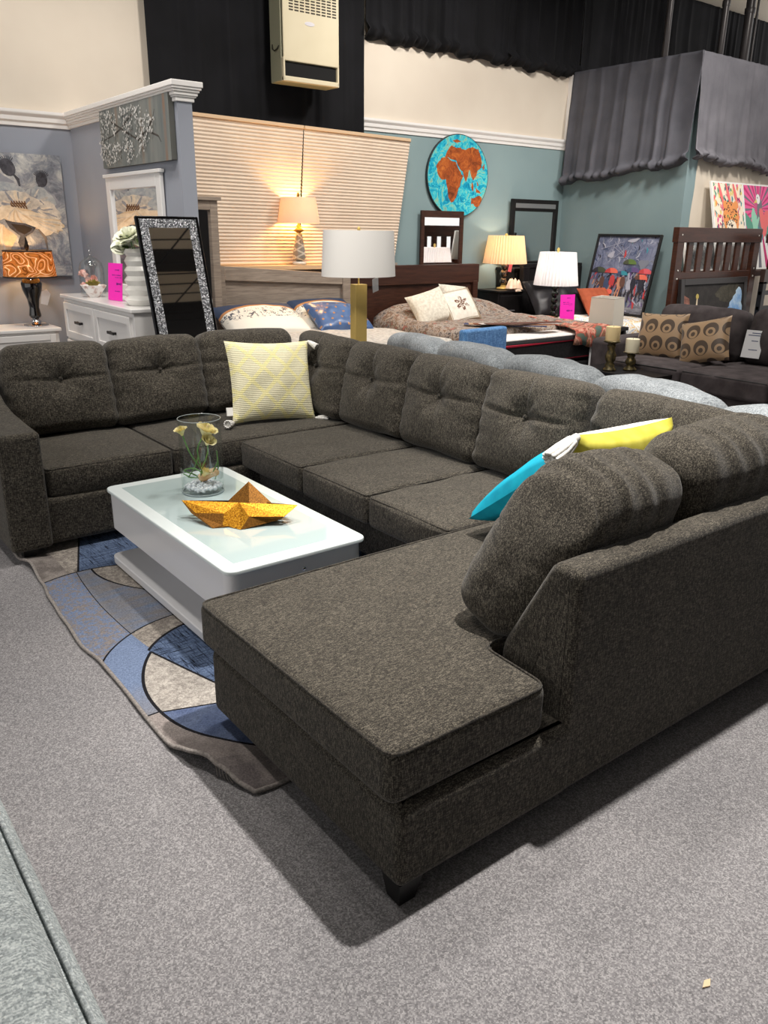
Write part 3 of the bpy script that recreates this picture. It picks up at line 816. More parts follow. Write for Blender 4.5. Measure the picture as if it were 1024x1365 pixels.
# ------------------------------------------------------------------ gold paper-boat ornament
GLIT = noisy('gold_glitter', [(0.3, rgb(132, 78, 12)), (0.5, rgb(200, 136, 26)), (0.72, rgb(240, 186, 60))], 170, detail=4, rough=0.42, bmp=0.5, bdist=0.002, metal=0.75, spec=0.6)
GLIT_SHADED = noisy('gold_glitter_shaded', [(0.3, rgb(92, 58, 18)), (0.7, rgb(156, 106, 42))], 190, detail=4, rough=0.5, bmp=0.4, bdist=0.002, metal=0.6)  # same gold, darker: shade on hull and sail put into the colour
bo = thing('boat_ornament', 'gold glitter ornament folded like a paper boat on the coffee table', 'ornament', (1.514, 2.964, 0.4075), (0, 0, R(-42.5)))
def bq(l, d, h): return (l, -d, h)
F = dict(Lt=bq(-.255, 0, .075), Rt=bq(.255, 0, .075), bL=bq(-.2, .047, .036), bLc=bq(-.052, .062, .045), botL=bq(-.086, .125, 0), flL=bq(-.051, .092, .003), ap=bq(.003, .014, .08), flR=bq(.062, .086, .045), botF=bq(.035, .127, 0), botR=bq(.186, .035, .018), bR=bq(.204, .055, .04))
Bk = dict(bL=bq(-.2, -.05, .036), bLc=bq(-.06, -.08, .045), botL=bq(-.1, -.11, 0), botF=bq(-.02, -.12, 0), botR=bq(.12, -.11, 0), bR=bq(.2, -.05, .036), ap=bq(.0, -.03, .075))
def faces(b, D, lst):
    for f in lst: b.add([D[k] if isinstance(k, str) else k for k in f], [tuple(range(len(f)))], False)
b = MB()
faces(b, F, [('Lt', 'bL', 'bLc', 'ap'), ('ap', 'bLc', 'flL'), ('ap', 'flR', 'bR', 'Rt')])
b.build('brim', GLIT, bo, world=False)
b = MB()
faces(b, F, [('bL', 'botL', 'flL', 'bLc'), ('flR', 'botF', 'botR', 'bR'), ('bR', 'botR', 'Rt'), ('Lt', 'botL', 'bL')])
faces(b, Bk, [('bL', 'bLc', 'botL'), ('bLc', 'botF', 'botL'), ('bLc', 'bR', 'botR', 'botF'), (F['Lt'], Bk['ap'], Bk['bLc'], Bk['bL']), (Bk['ap'], F['Rt'], Bk['bR'], Bk['bLc']), (F['Lt'], Bk['bL'], Bk['botL']), (F['Rt'], Bk['botR'], Bk['bR'])])
faces(b, {}, [(F['botL'], Bk['botL'], Bk['botR'], F['botR'])])
b.build('hull', GLIT_SHADED, bo, world=False)
b = MB(); faces(b, F, [('ap', 'flL', 'botF'), ('ap', 'botF', 'flR')])
b.build('front_flap', GLIT, bo, world=False)
pk = bq(.03, -.055, .155); sL = bq(-.075, -.02, .055); sR = bq(.15, -.02, .06); sB = bq(.03, -.1, .05); sF = bq(.05, .03, .06)
b = MB(); faces(b, {}, [(pk, sL, sF), (pk, sF, sR), (pk, sR, sB), (pk, sB, sL)])
b.build('sail', GLIT_SHADED, bo, world=False)

# ------------------------------------------------------------------ throw pillows on the sectional
def tassel(p, d, parent, m, s=1.0, name='tassel'):
    d = Vector(d).normalized()
    q = d.to_track_quat('Z', 'Y').to_matrix().to_4x4()
    b = MB(); M = Matrix.Translation(p) @ q
    b.lathe([(0, 0), (.008 * s, .002), (.011 * s, .012 * s), (.008 * s, .022 * s), (.011 * s, .03 * s), (.018 * s, .06 * s), (.02 * s, .085 * s), (.0, .08 * s)], 14, M, cap=False)
    for k in range(12):
        a = 2 * PI * k / 12
        b.tube([M @ Vector((.009 * s * math.cos(a), .009 * s * math.sin(a), .02 * s)), M @ Vector((.016 * s * math.cos(a), .016 * s * math.sin(a), .055 * s)), M @ Vector((.021 * s * math.cos(a + .2), .021 * s * math.sin(a + .2), .092 * s))], .006 * s, 6)
    b.build(name, m, parent, world=False)
YARN = noisy('white_yarn', [(0.3, rgb(214, 212, 206)), (0.7, rgb(242, 240, 236))], 90, rough=0.95, bmp=0.4)
def diamond_mat():
    m, nt, bs = new_mat('pale_yellow_diamond_weave')
    X, Y, Z = xyz(nt)
    cell = 0.155
    a = ((X + Z) / cell).mod(1.0) - 0.5; c_ = ((X - Z) / cell).mod(1.0) - 0.5
    d1 = a.abs() > 0.40; d2 = c_.abs() > 0.40
    dots = (((X + Z) * 420).sin() * ((X - Z) * 420).sin()) > 0.1
    rib = (Z * 560).sin() * 0.5 + 0.5
    base_ = ramp(nt, (rib * 0.7 + Ex(nt, noise_tex(nt, coords(nt), 60, 3)) * 0.5).v, [(0.2, rgb(205, 198, 160)), (0.8, rgb(238, 232, 202))])
    c = mixc(nt, ((d1.max(d2)) * 0.55).v, base_, rgb(240, 226, 120))
    c = mixc(nt, ((d1.max(d2)) & dots).v, c, rgb(245, 238, 190))
    nt.links.new(c, bs.inputs['Base Color']); bs.inputs['Roughness'].default_value = 0.95
    bump(nt, bs, (rib + d1.max(d2) * 2.0).v, 0.5, 0.003)
    return m
pp = thing('throw_pillow', 'pale yellow square throw pillow with woven diamonds and white tassels', 'pillow', (2.485, 4.36, 0.7), (R(-17), R(3), R(-6)))
pillow_mb(0.56, 0.5, 0.17, 26, 0.07, rough=0.15).build('cover', diamond_mat(), pp, world=False)
tassel((0.277, -0.005, 0.247), (0.6, -.75, -.75), pp, YARN, .8)
tassel((-0.275, -0.005, -0.242), (-.75, -.75, -.15), pp, YARN, 1.0)
tassel((0.275, -0.005, -0.242), (.8, -.75, -.15), pp, YARN, 1.0)
slab('care_tag', -.31, -.27, -.004, .004, -.2, -.15, WHITE, pp, world=False)
TURQ = noisy('turquoise_cotton', [(0.3, rgb(0, 140, 168)), (0.7, rgb(8, 164, 190))], 14, rough=0.85)
tq = thing('throw_pillow', 'turquoise throw pillow leaning against the chaise back cushions', 'pillow', (2.335, 1.93, 0.705), (R(-52), R(0), R(180)))
pillow_mb(0.46, 0.6, 0.2, 22, 0.05, rough=0.1).build('cover', TURQ, tq, world=False)
YEL = noisy('yellow_cotton', [(0.3, rgb(190, 182, 62)), (0.7, rgb(212, 204, 88))], 16, rough=0.9)
LACE = noisy('white_lace', [(0.3, rgb(206, 202, 190)), (0.7, rgb(240, 238, 230))], 55, rough=0.95, bmp=0.5)
yp = thing('throw_pillow', 'yellow throw pillow with white lace front and tassel behind the turquoise one', 'pillow', (2.33, 1.70, 0.725), (R(-13), R(-1), R(180)))
hb_ = pillow_mb(0.54, 0.5, 0.18, 22, 0.05, .3, rough=0.1)
hb_.mats = [LACE, YEL]; nf = len(hb_.f) // 2; hb_.mi = [0] * nf + [1] * nf
hb_.build('cover', None, yp, world=False)
tassel((0.255, 0.0, 0.245), (.85, .1, -.5), yp, YARN, 1.5)

# ------------------------------------------------------------------ pale grey sofa in the near left corner
fg = thing('grey_sofa', 'pale grey tweed sofa cropped at the lower left corner of the photo', 'sofa', (-0.3, 1.2, 0))
MB().rbox(-0.85, 0.2, 0.2, 2.3, 0.06, 0.62, 0.05, 4, (4, 8, 3)).build('base', GREYSOFA, fg)
def fgf(u, v, w_, p): return (0.006 * nz(p.x, p.y, 1, 5), 0, 0.02 * (1 - u ** 4) * (1 - v ** 4) * (w_ > .3) + .006 * nz(p.x, p.y, w_, 6))
c = MB().rbox(-0.6, 0.16, 0.22, 2.28, 0.6, 0.7, 0.045, 5, (14, 40, 3), fgf).build('seat_cushion', GREYSOFA, fg)
MB().tube([(0.128 + .003 * math.sin(k), 0.25 + 2.0 * k / 40, 0.694 + .002 * math.sin(k * 1.7)) for k in range(41)], 0.0055, 7).build('welt', GREYPIPE, c)
MB().tube([(0.178, 0.25 + 2.0 * k / 40, 0.618) for k in range(41)], 0.005, 7).build('welt', GREYPIPE, fg)
for x in (-.8, .12):
    for y in (.25, 2.2): MB().box(x, x + .06, y, y + .06, 0, .062).build('leg', BLACKLEG, fg)
t_ = MB().prism([(1.405, .62), (1.425, .628), (1.44, .622), (1.423, .612)], 0.001, 0.004, 'z').build('wood_chip', mat('tan_chip', rgb(214, 188, 150), .7))
tag(t_, 'tiny tan chip lying on the grey carpet right of the chaise', 'litter')
# ------------------------------------------------------------------ left nook: canvases, mirror, dresser, lamp
# paint colours
def pm_(name, r, g, b_, r2=None, g2=None, b2=None, scale=14, rough=0.7):
    if r2 is None: return mat(name, rgb(r, g, b_), rough)
    return noisy(name, [(0.3, rgb(r, g, b_)), (0.7, rgb(r2, g2, b2))], scale, rough=rough, detail=6, nr=0.7)
PETW = pm_('petal_paint', 150, 148, 146, 222, 214, 200, 14)
PETB = pm_('petal_blue_paint', 128, 138, 148, 196, 198, 196, 12)
PETC = pm_('petal_cream_paint', 190, 176, 154, 228, 218, 200, 14)
PODD = pm_('seed_pod_paint', 34, 34, 40, 92, 92, 100, 16)
STAM = pm_('stamen_paint', 78, 50, 30, 120, 84, 50, 30)
POPBG = noisy('mottled_grey_paint', [(0.3, rgb(70, 76, 90)), (0.48, rgb(136, 140, 148)), (0.68, rgb(212, 210, 202))], 7, detail=10, rough=0.8, nr=0.75, dist=0.6)
CANVEDGE = mat('canvas_edge_grey', rgb(88, 92, 100), 0.8)
def petal(cx, cz, w_, h_, rot, seed, n=40):
    out = []
    for k in range(n):
        a = 2 * PI * k / n
        q = 1 + 0.06 * math.sin(5 * a + seed) + 0.04 * math.sin(11 * a + seed * 2) + 0.03 * math.sin(17 * a)
        x, z = w_ * q * math.cos(a), h_ * q * math.sin(a) * (1 if math.sin(a) > 0 else 0.8)
        out.append((cx + x * math.cos(rot) - z * math.sin(rot), cz + x * math.sin(rot) + z * math.cos(rot)))
    return out
# big poppy canvas on the back wall: x 1.30..2.37, z 1.17..2.16 ; local origin at the bottom centre, faces -y
pc = thing('canvas_painting', 'large canvas painting of white poppies with dark seed pods behind the orange lamp', 'painting', (1.76, 7.697, 1.17))
b = MB().use(CANVEDGE); W_, H_ = 0.61, 0.985
b.rbox(-W_, W_, -0.045, 0, 0, H_, 0.006, 2)
P = Paint(b, -W_, W_, 0, H_, -0.045)
P.p([(-W_, 0), (W_, 0), (W_, H_), (-W_, H_)], POPBG)
SHAD = pm_('petal_shadow_paint', 120, 124, 134, 160, 162, 168, 12)
CRM2 = pm_('petal_warm_shadow', 176, 156, 130, 214, 196, 168, 12)
for (x, z, r, s) in ((0.175, .872, .072, 1), (.437, .787, .06, 2)):
    P.p(stroke([(x + .03, z - .04), (x + .07, z - .09), (x + .08, z - .16)] if s == 1 else [(x - .02, z - .04), (x - .06, z - .09), (x - .07, z - .15)], 0.014), PODD)
    P.p(ell(x, z, r * .8, r, .5 if s == 1 else -.1), PODD)
    P.p(ell(x + .015, z - .01, r * .25, r * .5, .3), pm_('pod_grey_paint', 66, 66, 74))
    for k in range(11):
        a = (1.0 if s == 1 else .6) + k * .19
        P.p(stroke([(x + r * .7 * math.cos(a), z + r * .75 * math.sin(a)), (x + r * 1.25 * math.cos(a), z + r * 1.25 * math.sin(a))], .009), PODD)
P.p([(-.2, .9), (.05, .86), (.15, .8), (.22, .76), (.1, .73), (-.2, .75)], SHAD)
def fan(c, tip_a0, tip_a1, L0, L1, n, mats, w_=.03):
    """petal veins: brush strokes radiating from a heart"""
    for k in range(n):
        t = k / (n - 1); a = tip_a0 + (tip_a1 - tip_a0) * t; L_ = L0 + (L1 - L0) * rr.random()
        P.p(stroke([c, (c[0] + L_ * .5 * math.cos(a), c[1] + L_ * .5 * math.sin(a)), (c[0] + L_ * math.cos(a + .06), c[1] + L_ * math.sin(a + .06))], w_ * (.4 + .6 * rr.random())), mats[k % len(mats)])
rr = random.Random(21)
P.p(petal(.05, .69, .24, .075, 0, 1.0), SHAD); P.p(petal(.08, .70, .2, .06, 0, 2.0), PETB)
P.p(petal(.42, .6, .14, .12, -.6, 3.0), SHAD); P.p(petal(.41, .62, .13, .1, -.6, 4.0), PETB); fan((.3, .58), -.2, 1.2, .12, .2, 9, [PETW, PETB, SHAD], .02)
P.p(petal(.46, .53, .11, .08, -.7, 5.0), PETW); fan((.36, .56), -.9, .1, .1, .19, 10, [PETW, SHAD, PETC], .016)
P.p(petal(.2, .6, .22, .09, -.1, 6.0), SHAD); P.p(petal(.21, .61, .2, .08, -.12, 7.0), PETW); P.p(petal(-.15, .6, .22, .1, .1, 8.0), PETB)
fan((.2, .55), .2, 2.9, .08, .15, 16, [PETW, PETC, SHAD, PETC], .022)
for k in range(18):
    x = .165 + k * .007; P.p(ell(x, .582 + .02 * math.sin(k * 2.1), .006, .018, .3, 8), STAM)
P.p(petal(.3, .46, .29, .075, -.24, 5.3), CRM2); P.p(petal(.29, .47, .28, .07, -.24, 9.3), PETC)
P.p(petal(-.05, .49, .2, .07, .12, 2.3), PETC); P.p([(.34, .42), (.4, .33), (.46, .345), (.57, .435), (.52, .49), (.38, .49)], PETC)
fan((.2, .555), -2.6, -.2, .1, .16, 18, [PETC, CRM2, PETW, PETC], .018); fan((.3, .5), -.75, -.15, .16, .28, 12, [PETC, CRM2, PETW], .016)
P.p([(.05, .44), (-.2, .45), (-.3, .3), (-.1, .12), (.1, .2), (.18, .33)], CRM2); fan((.08, .42), -2.6, -1.6, .14, .3, 12, [PETC, PETW, CRM2], .025)
P.p([(.098, .46), (.16, .445), (.255, .435), (.342, .402), (.31, .362), (.24, .322), (.19, .343), (.125, .4)], PODD)
P.p([(.14, .43), (.25, .42), (.31, .395), (.29, .37), (.24, .345), (.19, .37)], pm_('pod_brown_paint', 34, 28, 24, 58, 47, 38, 10))
P.p(stroke([(.222, .335), (.22, .28), (.222, .2)], .04), PODD)
P.p(stroke([(.36, .39), (.41, .32), (.42, .2)], .012), pm_('stem_taupe_paint', 120, 108, 98))
b.build('canvas', None, pc, world=False)

# blossom canvas and framed wall mirror on the partition, facing -x
bc = thing('canvas_painting', 'grey canvas painting of white blossom branches above the white wall mirror', 'painting', (2.497, 6.2, 2.02), (0, 0, -PI / 2))
b = MB().use(mat('canvas_edge_olive', rgb(84, 84, 80), 0.8)); W_, H_ = 0.655, 0.41
b.rbox(-W_, W_, -0.04, 0, 0, H_, 0.004, 2)
P = Paint(b, -W_, W_, 0, H_, -0.04)
P.p([(-W_, 0), (W_, 0), (W_, H_), (-W_, H_)], noisy('smoky_green_paint', [(0.3, rgb(98, 104, 104)), (0.6, rgb(124, 126, 122)), (0.85, rgb(140, 116, 96))], 3, (3, 1, .5), detail=4, rough=0.8))
P.p([(.56, 0), (.6, 0), (.6, H_), (.56, H_)], pm_('rust_streak_paint', 128, 104, 88, 116, 114, 110, 4))
BR = pm_('branch_paint', 62, 58, 54)
for pts in ([(-.6, .36), (-.35, .3), (-.1, .22), (.1, .16), (.2, .12)], [(-.6, .2), (-.4, .22), (-.2, .26), (.0, .33), (.05, .38)], [(.1, .16), (.25, .2), (.38, .27), (.42, .33)], [(.05, .18), (.3, .2), (.46, .16), (.5, .12)]):
    P.p(stroke(pts, .008), BR)
BLO = pm_('blossom_paint', 196, 194, 190, 232, 230, 226, 60); BLO2 = pm_('blossom_grey_paint', 160, 160, 158)
rr = random.Random(5)
tot = 0
while tot < 620:
    x = rr.uniform(-.65, .5); z = rr.uniform(.02, .39)
    lim = .02 + .03 * math.sin(x * 17) + (.25 * max(0, x - .1) / .4 if x > .1 else 0)
    top = .40 - (.16 * max(0, x - .2) / .3) + .02 * math.sin(x * 29)
    if z < lim or z > top: continue
    if nz(x, z, 3, 7) < -.18: continue
    P.p(ell(x, z, rr.uniform(.004, .010), rr.uniform(.006, .013), rr.uniform(0, 3), 6), BLO if rr.random() < .6 else BLO2); tot += 1
b.build('canvas', None, bc, world=False)
wm = thing('wall_mirror', 'white framed mirror standing on the white dresser against the blue-grey partition', 'mirror', (2.492, 6.325, 1.062), (0, 0, -PI / 2))
MB().rbox(-.47, .47, -.012, -.002, 0.05, .84, .002, 1).build('mirror_glass', MIRROR, wm, world=False)
def frame_mb(w_, h_, fw, fd, r=0.006, top=None, y=0.0, bot=None):
    b = MB(); top = top or fw; bot = bot or fw
    b.rbox(-w_, -w_ + fw, y - fd, y, 0, h_, r, 2); b.rbox(w_ - fw, w_, y - fd, y, 0, h_, r, 2)
    b.rbox(-w_ + fw * .98, w_ - fw * .98, y - fd, y, h_ - top, h_, r, 2); b.rbox(-w_ + fw * .98, w_ - fw * .98, y - fd, y, 0, bot, r, 2)
    return b
fm = frame_mb(.54, .9, .085, .03, .006, top=.1)
fm.rbox(-.56, .56, -.042, 0, .89, .915, .004, 2)
fm.build('frame', WHITEPAINT, wm, world=False)

# dresser: back to the partition, front at x = 2.07 facing -x
def handle_mb(x, y, z, w_=0.13):
    b = MB()
    b.rbox(x - w_ / 2, x + w_ / 2, y - .03, y - .018, z - .011, z + .011, .005, 2)
    for s in (-1, 1): b.rbox(x + s * w_ * .4 - .01, x + s * w_ * .4 + .01, y - .02, y, z - .009, z + .009, .003, 1)
    return b
ds = thing('dresser', 'white dresser with shaker drawers and dark bar handles against the partition', 'dresser', (2.28, 6.29, 0), (0, 0, -PI / 2))
MB().rbox(-.765, .765, -.19, .21, .08, 1.03, .004, 1).build('carcass', WHITEPAINT, ds, world=False)
MB().rbox(-.785, .785, -.215, .214, 1.03, 1.06, .008, 2).build('top', mat('white_satin_top', rgb(226, 224, 222), 0.22), ds, world=False)
MB().rbox(-.765, .765, -.17, .2, 0.0, .08, .003, 1).build('plinth', WHITEPAINT, ds, world=False)
HANDLE = mat('dark_bronze_handle', rgb(46, 45, 46), 0.35, 0.7)
for row in range(3):
    for c in range(2):
        x0 = -.725 + c * .735; x1 = x0 + .715; z0 = .12 + row * .3; z1 = z0 + .28
        b = MB().rbox(x0, x1, -.2, -.185, z0, z1, .004, 1)
        fw = .055
        for q in ((x0, x0 + fw, z0, z1), (x1 - fw, x1, z0, z1), (x0 + fw, x1 - fw, z0, z0 + fw), (x0 + fw, x1 - fw, z1 - fw, z1)):
            b.rbox(q[0], q[1], -.212, -.199, q[2], q[3], .004, 1)
        d = b.build('drawer', WHITEPAINT, ds, world=False)
        handle_mb((x0 + x1) / 2, -.2, (z0 + z1) / 2).build('handle', HANDLE, d, world=False)
# ribbed white vase with flowers, pink sign, shell bowl, cloche on the dresser
prof = [(0.0, 0), (.085, 0), (.088, .004)]
for k in range(5):
    z = .004 + k * .066
    prof += [(.112 - .005 * k, z + .036), (.086 - .003 * k, z + .066)]
prof += [(.09, .36), (.076, .385), (.07, .38), (.06, .2), (0, .1)]
vz = MB().lathe(prof, 40, tri_mat(2.25, 5.78, 1.061), cap=False, smooth=False).build('ribbed_vase', mat('white_ceramic', rgb(232, 230, 224), 0.25, coat=.4))
tag(vz, 'tall white ribbed ceramic vase holding flowers on the dresser', 'vase')
LEAF = noisy('dark_leaf', [(0.3, rgb(40, 58, 30)), (0.7, rgb(84, 108, 56))], 20, rough=0.6)
IVORY = noisy('ivory_petal', [(0.3, rgb(226, 230, 200)), (0.7, rgb(246, 246, 232))], 20, rough=0.6)
for k, (dx, dy, dz, r, lab) in enumerate([(0, .06, .46, .085, 'round ivory flower left of centre in the ribbed white vase'), (-.06, -.05, .49, .1, 'largest ivory flower at the front of the ribbed white vase'), (.03, -.1, .47, .07, 'ivory flower half hidden by the crystal mirror, in the ribbed vase'), (-.05, .13, .42, .075, 'pale drooping flower over the left rim of the ribbed vase')]):
    t = thing('artificial_flower', lab, 'flower', (2.25, 5.78, 1.3), group='ivory flowers in the ribbed vase')
    MB().tube([(2.25 + dx * .1, 5.78 + dy * .1, 1.3), (2.25 + dx * .6, 5.78 + dy * .5, 1.44), (2.25 + dx, 5.78 + dy, 1.06 + dz - .02)], .004, 6).build('stem', STEM, t)
    b = MB(); bloom_mb(b, (2.25 + dx, 5.78 + dy, 1.06 + dz - .05), r * .75, (0.2 * k, -.5, 0), k * 1.3, 4); b.build('bloom', IVORY, t)
    b = MB()
    for q in range(4):
        a = q * 1.7 + k
        b.grid(lambda u, v, a=a: (2.25 + dx + (v * .09) * math.cos(a) - (u - .5) * .07 * math.sin(PI * v) * math.sin(a), 5.78 + dy + (v * .09) * math.sin(a) + (u - .5) * .07 * math.sin(PI * v) * math.cos(a), 1.06 + dz - .045 + .03 * math.sin(v * 3)), 4, 6)
    b.build('leaves', LEAF, t)
def sign(name, w_, h_, loc, rot, label, bars, depth=0.003, m=PINK):
    t = thing(name, label, 'sign', loc, rot)
    b = MB().use(m).box(-w_ / 2, w_ / 2, -depth, 0, 0, h_)
    b.use(mat('acrylic_edge', rgb(240, 120, 210), 0.2)).box(-w_ / 2, w_ / 2, -depth * .5, .05, -.002, .001)
    b.build('card', None, t, world=False)
    b = MB(); rr = random.Random(len(label))
    for (z, x0, x1, hh) in bars:                  # blurred illegible marks of writing
        x = x0
        while x < x1:
            s = rr.uniform(.35, 1) * hh
            b.box(x * w_, (x + .045) * w_, -depth - .0006, -depth, z * h_ - s / 2, z * h_ + s / 2); x += rr.uniform(.055, .09)
    b.build('writing', INK, t, world=False)
    return t
sign('price_sign', .2, .27, (2.22, 6.21, 1.063), (R(-6), 0, R(-80)), 'bright pink sign card on the dresser left of the ribbed vase', [(.82, .0, .3, .012), (.68, -.2, .4, .01), (.62, 0.0, .4, .008), (.45, .1, .4, .02), (.25, 0, .3, .008)])
bw = MB().lathe([(0, 0), (.04, 0), (.11, .09), (.104, .092), (.036, .008), (0, .008)], 6, tri_mat(2.2, 6.62, 1.061, 0, 0, .3), cap=False, smooth=False).build('shell_bowl', noisy('marble_bowl', [(0.35, rgb(190, 160, 150)), (0.5, rgb(238, 234, 230))], 24, rough=.3))
tag(bw, 'small faceted white bowl holding flowers on the dresser', 'bowl')
BLUSH = noisy('blush_petal', [(0.3, rgb(214, 150, 138)), (0.7, rgb(242, 210, 200))], 24, rough=.7)
t = thing('artificial_flower', 'cluster of blush pink blossoms beside the small white bowl', 'flower', (2.26, 6.8, 1.061))
b = MB(); rr = random.Random(9)
for k in range(14):
    bloom_mb(b, (2.25 + rr.uniform(-.06, .06), 6.82 + rr.uniform(-.1, .1), 1.13 + rr.uniform(-.01, .1)), .035, (rr.uniform(-1, 1), rr.uniform(-1, 1), 0), k, 2)
b.build('blooms', BLUSH, t)
MB().lathe([(.05, 0), (.06, .01), (.05, .09), (.0, .1)], 14, tri_mat(2.26, 6.8, 1.061), cap=False).build('pot', mat('stone_pot', rgb(200, 190, 182), .7), t)
su = MB(); bloom_mb(su, (2.2, 6.62, 1.12), .06, (0, 0, 0), 0.4, 3)
tag(su.build('succulent', noisy('olive_succulent', [(0.3, rgb(120, 116, 50)), (0.7, rgb(176, 160, 88))], 20)), 'olive green succulent sitting in the small white bowl', 'plant')
cl = thing('glass_cloche', 'tall clear glass cloche with ball finial behind the pink blossoms', 'cloche', (2.3, 6.93, 1.061))
MB().lathe([(.1, 0), (.1, .2), (.085, .25), (.05, .28), (.016, .3), (.014, .302), (.048, .277), (.083, .247), (.097, .2), (.097, 0)], 28, cap=False).build('dome', gm, cl, world=False)
MB().lathe([(0, 0), (.012, .0), (.01, .01), (.024, .03), (.01, .05), (.008, .06), (.016, .075), (.004, .1), (0, .1)], 16, tri_mat(0, 0, .298), cap=False).build('finial', gm, cl, world=False)

# nightstand and orange lamp by the back wall
ns = thing('nightstand', 'white nightstand under the orange-shaded lamp beside the dresser', 'nightstand', (1.76, 7.4, 0))
MB().rbox(-.3, .3, -.2, .25, .07, .745, .004, 1).build('carcass', WHITEPAINT, ns, world=False)
MB().rbox(-.32, .32, -.225, .26, .745, .775, .008, 2).build('top', WHITEPAINT, ns, world=False)
for k in range(2):
    z0 = .1 + k * .325
    b = MB().rbox(-.27, .27, -.212, -.198, z0, z0 + .3, .004, 1)
    for q in ((-.27, -.22, z0, z0 + .3), (.22, .27, z0, z0 + .3), (-.22, .22, z0, z0 + .05), (-.22, .22, z0 + .25, z0 + .3)): b.rbox(q[0], q[1], -.222, -.21, q[2], q[3], .004, 1)
    d = b.build('drawer', WHITEPAINT, ns, world=False)
    handle_mb(0, -.212, z0 + .15).build('handle', HANDLE, d, world=False)
def shade_mat(name, col, trans=0.5, wave=None):
    m = bpy.data.materials.new(name); m.use_nodes = True
    nt = m.node_tree; nt.nodes.clear()
    out = nt.nodes.new('ShaderNodeOutputMaterial'); mx = nt.nodes.new('ShaderNodeMixShader'); mx.inputs[0].default_value = trans
    d = nt.nodes.new('ShaderNodeBsdfDiffuse'); t_ = nt.nodes.new('ShaderNodeBsdfTranslucent')
    nt.links.new(d.outputs[0], mx.inputs[1]); nt.links.new(t_.outputs[0], mx.inputs[2]); nt.links.new(mx.outputs[0], out.inputs[0])
    if wave:
        f = noise_tex(nt, coords(nt, wave[0]), wave[1], 0.6, 0.4, 0.8)
        e = Ex(nt, f)
        c = ramp(nt, ((e * wave[2]).sin() * .5 + .5).v, [(0.02, wave[3]), (0.1, col), (0.9, col), (0.985, wave[4])])
        nt.links.new(c, d.inputs[0]); nt.links.new(c, t_.inputs[0])
    else:
        d.inputs[0].default_value = col; t_.inputs[0].default_value = col
    return m
def shade_mb(r0, r1, h, seg=40, pleats=0, oval=1.0):
    b = MB(); n = seg if not pleats else pleats * 2
    vs, fs = [], []
    rows = [(r0, 0), (r0 + (r1 - r0) * .5, h / 2), (r1, h)]
    for inner in (0, 1):
        for (r, z) in (rows if not inner else rows[::-1]):
            for i in range(n):
                a = 2 * PI * i / n; q = r - .003 * inner + (0.006 * (1 if i % 2 else -1) if pleats else 0)
                vs.append((q * math.cos(a), q * math.sin(a) * oval, z))
    m_ = len(rows) * 2
    for j in range(m_):
        for i in range(n):
            k = (i + 1) % n; jj = (j + 1) % m_
            fs.append((j * n + i, j * n + k, jj * n + k, jj * n + i))
    return b.add(vs, fs, not pleats)
def bulb(loc, power, col, size=0.04):
    l = bpy.data.lights.new('lamp_bulb', 'POINT'); l.energy = power; l.color = col; l.shadow_soft_size = size
    o = bpy.data.objects.new('lamp_bulb', l); COL.objects.link(o); o.location = loc
WARMB = (1.0, 0.62, 0.28)
ol = thing('table_lamp', 'lit table lamp with swirl-patterned orange shade and black glass base on white nightstand', 'lamp', (1.945, 7.42, .776))
MB().lathe([(0, 0), (.1, 0), (.1, .012), (.04, .02), (.045, .04), (.03, .05), (.03, .07), (0, .07)], 32, cap=False).build('foot', CHROME, ol, world=False)
MB().lathe([(0, .07), (.045, .07), (.05, .09), (.04, .15), (.05, .22), (.08, .3), (.085, .35), (.06, .395), (.02, .41), (0, .41)], 32, cap=False).build('base', mat('black_glass', rgb(14, 11, 11), .06, coat=1), ol, world=False)
MB().lathe([(.01, .4), (.01, .62), (.016, .63), (.02, .65), (.012, .67), (.004, .72), (0, .72)], 14).build('stem', mat('dark_metal', rgb(40, 34, 30), .4, .8), ol, world=False)
sd = shade_mb(.21, .19, .21).build('lamp_shade', shade_mat('swirl_orange_shade', rgb(204, 152, 84), .42, ((1, 1, 1.6), 5, 62, rgb(150, 98, 46), rgb(255, 240, 214))), ol, world=False)
sd.location = (0, 0, .405)
for z, r in ((.405, .21), (.613, .19)): MB().tube([(r * math.cos(a * PI / 20), r * math.sin(a * PI / 20), z) for a in range(40)], .006, 6, True).build('rim', mat('dark_rim', rgb(44, 32, 24), .6), sd, world=False).location = (0, 0, -.405)
MB().prism([(-.03, -.06), (.03, -.06), (.04, .04), (0, .07), (-.04, .04)], -.002, 0, 'y', M=tri_mat(.085, -.055, .235, 0, .3, .2)).build('hang_tag', CARD, ol, world=False)
bulb((1.945, 7.42, 1.3), 7, WARMB)
# patterned bed at the far left edge
pb_ = thing('bed', 'bed with grey patterned cover at the far left behind the sofa', 'bed', (.9, 6.3, 0))
MB().rbox(-.55, .5, -1.05, 1.0, .05, .42, .03, 2).build('box_base', mat('grey_bed_base', rgb(120, 122, 128), .9), pb_, world=False)
DAM = noisy('grey_damask', [(0.42, rgb(92, 92, 104)), (0.5, rgb(170, 170, 178)), (0.58, rgb(110, 110, 122))], 12, detail=2, rough=.9, dist=1.5)
MB().rbox(-.62, .56, -1.1, 1.0, .42, .72, .09, 4, (10, 16, 3), lambda u, v, w_, p: (0, 0, .05 * nz(p.x, p.y, 0, 3) * (w_ > 0))).build('quilt', DAM, pb_, world=False)
